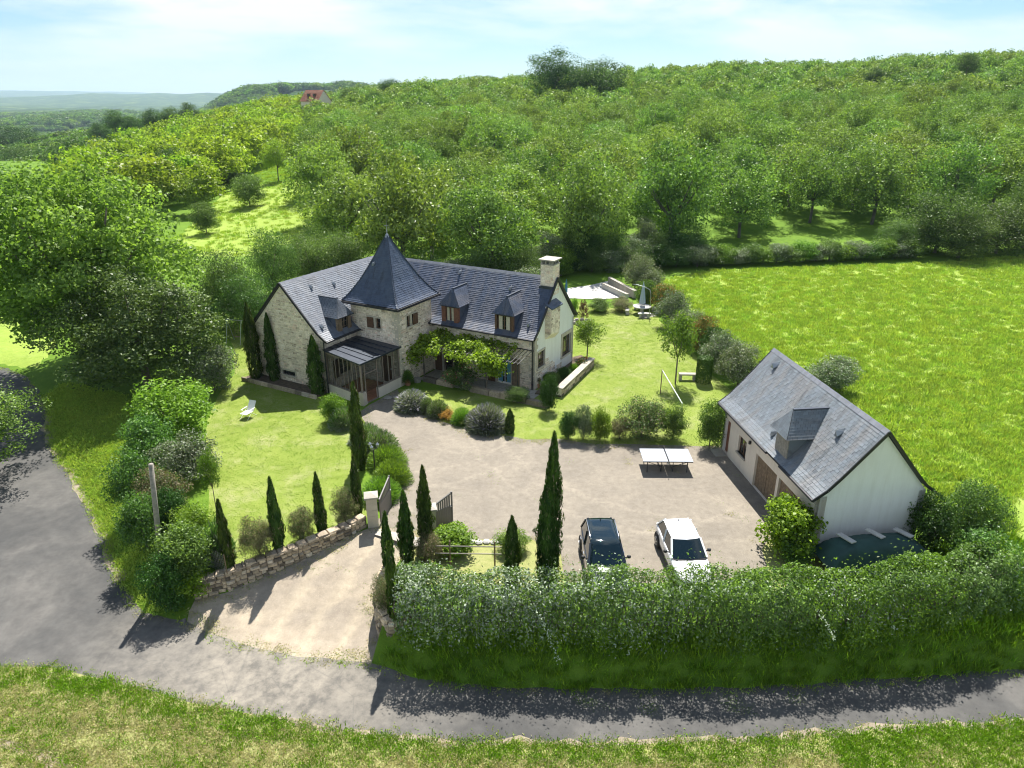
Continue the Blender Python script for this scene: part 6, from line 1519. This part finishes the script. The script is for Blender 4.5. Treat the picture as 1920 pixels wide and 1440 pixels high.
r = empty('parasol', p+Vector((0,0,.77)), 0, 'closed grey-blue parasol standing in the round garden table', 'parasol'); b = MB(); b.tube([(0,0,0),(0,0,2.35)], .022, 8); b.build('pole', M['white'], r)
b = MB(); n = 12; V = []
for z, rad in ((.28,.26),(.6,.24),(1.2,.17),(1.9,.09),(2.35,.015)): V += [(rad*(1+.22*(k % 2))*math.cos(2*PI*k/n), rad*(1+.22*(k % 2))*math.sin(2*PI*k/n), z) for k in range(n)]
b.add(V, [(j*n+k,j*n+(k+1)%n,(j+1)*n+(k+1)%n,(j+1)*n+k) for j in range(4) for k in range(n)]+[tuple(range(n))]); b.build('canopy', M['parasol'], r)
p = g(1217, 598); r = empty('arched_pole', p, 0, 'tall arched metal pole of a cantilever shade beside the garden table', 'shade pole'); b = MB(); h = AY(1216, 545, p.y)[2]
b.tube([(0,0,0),(0,0,h*.85),(-.1,.1,h),(-.5,.3,h*1.07),(-1.1,.6,h*1.12),(-1.6,.8,h*1.13)], .03, 8); b.build('pole', M['zinc'], r, smooth=True)
b = MB(); pp = [g(1205,598), g(1232,592), g(1222,584), g(1197,588)]; b.prism([(q.x,q.y,.01) for q in pp], (0,0,.05)); b.build('base_slab', M['concrete'], None, 'square pale slab under the arched metal pole', 'slab')
# pool terrace and low walls
pp = [g(1062,560), g(1130,562), g(1192,556), g(1148,526), g(1105,536), g(1060,542)]; b = MB(); b.prism([(q.x,q.y,hz(q.x,q.y)+.0) for q in pp], (0,0,.06)); tag(b.build('pool_terrace', M['whiteconc']), kind='structure')
def lowwall(pa, pb_, h, t, mat, lab, cat='garden wall'):
    a = g(*pa); c = g(*pb_); L = Vector((c.x-a.x, c.y-a.y)).length; n = max(2, int(L/1.1)); r = empty('pool_wall', a, math.atan2(c.y-a.y, c.x-a.x), lab, cat)
    for i in range(n): b = MB(); b.box(i*L/n+.006, -t/2, 0, (i+1)*L/n-.006, t/2, h); b.build('block', mat, r)
    b = MB(); b.box(-.03,-t/2-.04,h+.002,L+.03,t/2+.04,h+.07); b.build('coping', M['concrete'], r)
lowwall((1142,533),(1190,560), .75, .3, M['concrete'], 'low pale wall at the right edge of the pool terrace, nearest the hedge')
lowwall((1130,541),(1176,563), .55, .25, M['whiteconc'], 'lower white wall running beside the pool terrace steps')
p = g(1061, 560); r = empty('parasol', p, 0, 'small closed blue parasol peeping out behind the farmhouse gable', 'parasol'); b = MB(); b.tube([(0,0,0),(0,0,2.0)], .02, 6); b.build('pole', M['white'], r); b = MB(); b.lathe([(.16,.7),(.15,1.0),(.07,1.8),(.01,2.05)], 8); b.build('canopy', M['bluecloth'], r)
p = g(1090, 606); r = empty('tree_planter', p, 0, 'low ring of grey stones round the purple shrub near the pool', 'planter')
for k in range(9): t = 2*PI*k/9; b = MB(); b.T = Matrix.Rotation(t, 4, 'Z') @ Matrix.Translation((.75,0,0)); b.lathe([(.2,0),(.24,.12),(.15,.26)], 6); b.build('stone', M['greystone'], r)
# swing frame behind the left gable
p = g(432, 641); q = g(458, 643); r = empty('swing_frame', p, math.atan2(q.y-p.y, q.x-p.x), 'thin metal swing frame on the lawn behind the left gable', 'swing'); L = (q-p).length; b = MB()
for x in (0, L):
    for y in (-.6, .6): b.tube([(x,y,0),(x,0,1.95)], .03, 6)
b.build('leg', M['zinc'], r); b = MB(); b.tube([(-.1,0,1.97),(L+.1,0,1.97)], .035, 8); b.build('top_bar', M['zinc'], r); b = MB(); b.box(L*.4,-.1,.5,L*.4+.45,.1,.53); b.tube([(L*.4+.03,0,.53),(L*.4+.03,0,1.95)], .01, 4); b.tube([(L*.4+.42,0,.53),(L*.4+.42,0,1.95)], .01, 4); b.build('seat', M['oldwood'], r)
# sun lounger chair on the left lawn
p = g(466, 782); r = empty('garden_chair', p, R(-20), 'reclining white garden chair alone on the left lawn', 'chair')
b = MB(); b.add([(-.25,-.45,.36),(.25,-.45,.36),(.25,.25,.34),(-.25,.25,.34),(-.25,-.45,.39),(.25,-.45,.39),(.25,.25,.37),(-.25,.25,.37)], [(0,3,2,1),(4,5,6,7),(0,1,5,4),(1,2,6,5),(2,3,7,6),(3,0,4,7)]); b.build('seat', M['white'], r)
b = MB(); b.bar((0,.25,.36),(0,.62,.95),.5,.03); b.build('backrest', M['white'], r)
for sx in (-1, 1):
    b = MB(); b.tube([(sx*.28,-.45,0),(sx*.28,.3,.55)], .015, 6); b.build('leg', M['white'], r); b = MB(); b.tube([(sx*.28,.45,0),(sx*.28,-.2,.52)], .015, 6); b.build('leg', M['white'], r); b = MB(); b.bar((sx*.3,-.25,.56),(sx*.3,.35,.58),.05,.02); b.build('armrest', M['white'], r)
# potted plant by the tower
p = g(765, 722); r = empty('flower_pot', p, 0, 'terracotta pot standing at the foot of the tower wall', 'flower pot'); b = MB(); b.lathe([(.17,0),(.24,.34),(.26,.36),(.26,.40),(.22,.40),(.2,.36)], 14); b.build('pot', M['terracotta'], r)
plant('greenmound', p+Vector((0,0,.36)), .42, .5, 'leafy green plant growing in the terracotta pot by the tower', 'potted plant', None, 'potted_plant')
for (u, v, s, lb) in ((783,716,.3,'dark pot beside the terrace step near the tower'),(1008,726,.2,'small red-flowering pot at the near corner of the gable')):
    p = g(u, v); r = empty('flower_pot', p, 0, lb, 'flower pot'); b = MB(); b.lathe([(s*.8,0),(s,.3),(s*.9,.3)], 12); b.build('pot', M['greystone'] if s > .25 else M['terracotta'], r)
plant('flowerred', g(1008,726)+Vector((0,0,.3)), .3, .3, 'red flowers in the small pot at the near corner of the gable', 'potted plant', None, 'potted_plant')
p = g(727, 747); b = MB(); b.lathe([(.28,0),(.32,.06),(.1,.12)], 8, (0,0,0)); b.lathe([(.18,0),(.2,.05),(.1,.09)], 7, (.5,.12,0)); b.build('doorstep_stone', M['greystone'], None, 'flat grey stones lying on the gravel outside the porch door', 'stone', loc=p)
# wooden rail trellis behind the hedge
pa = g(826, 1062); pb2 = g(930, 1064); r = empty('wooden_rail', pa, math.atan2(pb2.y-pa.y, pb2.x-pa.x), 'simple two-rail wooden fence behind the front hedge near the gate', 'fence'); L = (pb2-pa).length
for x in (.45, L-.05): b = MB(); b.tube([(x,0,0),(x,0,1.35)], .035, 8); b.build('post', M['oldwood'], r)
for z in (.72, 1.1): b = MB(); b.tube([(-.2,-.04,z),(L+.25,-.04,z+.02)], .026, 6); b.build('rail', M['greywood'], r)
p = g(905, 1018); r = empty('stone_edging', p, 0, 'row of flat pale stones edging the bed behind the wooden rail', 'stones')
for i in range(6): b = MB(); b.T = Matrix.Translation((-.9+i*.36, .05*(i % 2), 0)) @ Matrix.Rotation(i*.7, 4, 'Z'); b.lathe([(.16,0),(.2,.06),(.12,.12)], 6); b.build('stone', M['whiteconc'], r)
# wire mesh fence by the reeds
a = g(392, 1062); c = g(424, 1082); r = empty('wire_fence', a, math.atan2(c.y-a.y, c.x-a.x), 'short piece of wire mesh fence beside the first cypress', 'fence'); L = max(1.2, (c-a).length); b = MB()
for x in (0, L): b.tube([(x,0,0),(x,0,1.15)], .025, 6)
b.build('post', M['oldwood'], r); b = MB()
for i in range(12): b.tube([(i*L/11,0,.05),(i*L/11,0,1.08)], .004, 4)
for i in range(9): b.tube([(0,0,.08+i*.125),(L,0,.08+i*.125)], .004, 4)
b.build('mesh', M['zinc'], r)

# ------------------------------------------------------------------ covered wood pile, sheets, barrel at the garage gable
wp = g(1612, 1028); WP = Vector((15.95, 26.25, 0)); r = empty('wood_pile', WP, R(6.7), 'long pile of logs stacked against the garage gable under a tarpaulin', 'wood pile')
b = MB()
for i in range(22):
    for j in range(6):
        x = -1.95+i*.18+random.uniform(-.03,.03); z = .1+j*.165; rad = random.uniform(.06,.085); b.tube([(x,-.45,z),(x,.45,z)], rad, 6)
b.build('logs', M['log'], r, kind='stuff')
r = empty('tarpaulin', WP, R(6.7), 'dark green tarpaulin draped over the wood pile by the garage', 'tarpaulin'); b = MB(); nx, ny = 34, 16; V = []
for j in range(ny+1):
    for i in range(nx+1):
        s = i/nx*2-1; t = j/ny*2-1; x = s*2.45; y = t*.86; edge_ = max(abs(s)**5, abs(t)**4)
        z = 1.50-.12*abs(t)-.10*s*s-edge_*.8+.06*mnoise.noise(Vector((x*1.4, y*2.2, 1)))+.03*mnoise.noise(Vector((x*5, y*5, 1))); x += .05*mnoise.noise(Vector((y*3, x, 6)))
        V.append((x, y+.1*edge_*np.sign(t)*mnoise.noise(Vector((x*2.5,0,3))), z))
b.add(V, [(j*(nx+1)+i,j*(nx+1)+i+1,(j+1)*(nx+1)+i+1,(j+1)*(nx+1)+i) for j in range(ny) for i in range(nx)]); b.build('sheet', M['tarp'], r, smooth=True)
for k, (x, y, lab) in enumerate(((-1.35,-.05,'left'),(.05,.25,'middle'),(1.35,.35,'right'))):
    c = WP+Vector((x, y, 1.47-.1*(x/2.45)**2+.0)); b = MB(); b.T = Matrix.Rotation(.42+.05*k, 4, 'Z') @ Matrix.Rotation(-.05, 4, 'X'); b.box(-.14,-.42,0,.14,.42,.05)
    b.build('weight_slab', M['whiteconc'], None, ['pale slab weighing down the tarpaulin, the one nearest the blue barrel','pale slab weighing down the middle of the tarpaulin','narrow pale slab weighing down the tarpaulin near the ivy corner'][k], 'slab', 'pale slabs on the tarpaulin', loc=c+Vector((0,0,.04)))
p = g(1499, 1032); b = MB(); b.lathe([(.27,0),(.29,.05),(.29,.3),(.27,.32),(.29,.34),(.29,.62),(.27,.64),(.29,.66),(.28,.88),(.24,.92)], 18); b.build('barrel', M['bluebarrel'], None, 'blue plastic barrel beside the covered wood pile', 'barrel', loc=p)
r = empty('covered_heap', WP+Vector((0,-1.0,0)), R(6.7), 'low heap wrapped in dark blue plastic sheet in front of the wood pile', 'heap'); b = MB(); V = []; nx, ny = 40, 12
for j in range(ny+1):
    for i in range(nx+1):
        s = i/nx*2-1; t = j/ny*2-1; x = s*2.4; y = t*.5; z = .62*(1-abs(t)**3)*(1-abs(s)**6)*(.8+.45*mnoise.noise(Vector((x*1.9, y*2, 4))))+.03; V.append((x, y, z))
b.add(V, [(j*(nx+1)+i,j*(nx+1)+i+1,(j+1)*(nx+1)+i+1,(j+1)*(nx+1)+i) for j in range(ny) for i in range(nx)]); b.build('sheet', M['tarpblue'], r, smooth=False)

# ------------------------------------------------------------------ stone house with red roof far up the hill
Yh = 292.0; Bc = AY(593, 197, Yh); Tp = AY(598, 169, Yh); r = empty('hill_house', (Bc[0], Yh, Bc[2]-3), R(-28), 'small stone house with a steep red tiled roof on the hillside', 'house'); hh = Tp[2]-Bc[2]+3
b = MB(); w2, d2 = 3.6, 4.3; e = hh*.56
b.prism([(-d2,-w2,0),(-d2,w2,0),(-d2,w2,e),(-d2,0,hh-.3),(-d2,-w2,e)], (2*d2,0,0)); hw0 = b.build('wall', M['mortar'], r)
rf = MB()
for s in (-1, 1):
    for i in range(14):
        f0, f1 = i/14, (i+1.1)/14; y0, y1 = s*(w2+.35)*f0, s*(w2+.35)*f1; z0 = hh-(hh-e+.35)*f0; z1 = hh-(hh-e+.35)*f1
        for j in range(20): x0 = -d2-.25+j*(2*d2+.5)/20; rf.add([(x0+.01,y0,z0+.02),(x0+.42,y0,z0+.02),(x0+.42,y1,z1+.09),(x0+.01,y1,z1+.09),(x0+.01,y1,z1),(x0+.42,y1,z1)], [(0,1,2,3),(3,2,5,4)])
rf.build('roof', M['redtile'], r)
for x in (-1.3, 1.6): b = MB(); b.box(x-.5,-2.6,hh*.73,x+.5,-1.7,hh*.73+1.0); do = b.build('dormer', M['brown'], r); b = MB(); b.box(x-.35,-2.63,hh*.73+.15,x+.35,-2.605,hh*.73+.85); b.build('pane', M['glass'], do)
b = MB(); b.box(-d2-.03,-.5,e*.5,-d2+.05,.5,e*.8); b.build('window', M['glass'], r)

# ------------------------------------------------------------------ air
b = MB(); b.box(-17000, -150, -75, 17000, 16500, 240)
hm, nt, out = nmat('air'); pv = nt.nodes.new('ShaderNodeVolumePrincipled'); pv.inputs['Color'].default_value = (.62,.82,1,1); pv.inputs['Density'].default_value = HAZE; pv.inputs['Anisotropy'].default_value = .15
nt.links.new(pv.outputs[0], out.inputs['Volume'])
if HAZE > 0: b.build('haze', hm, kind='stuff')
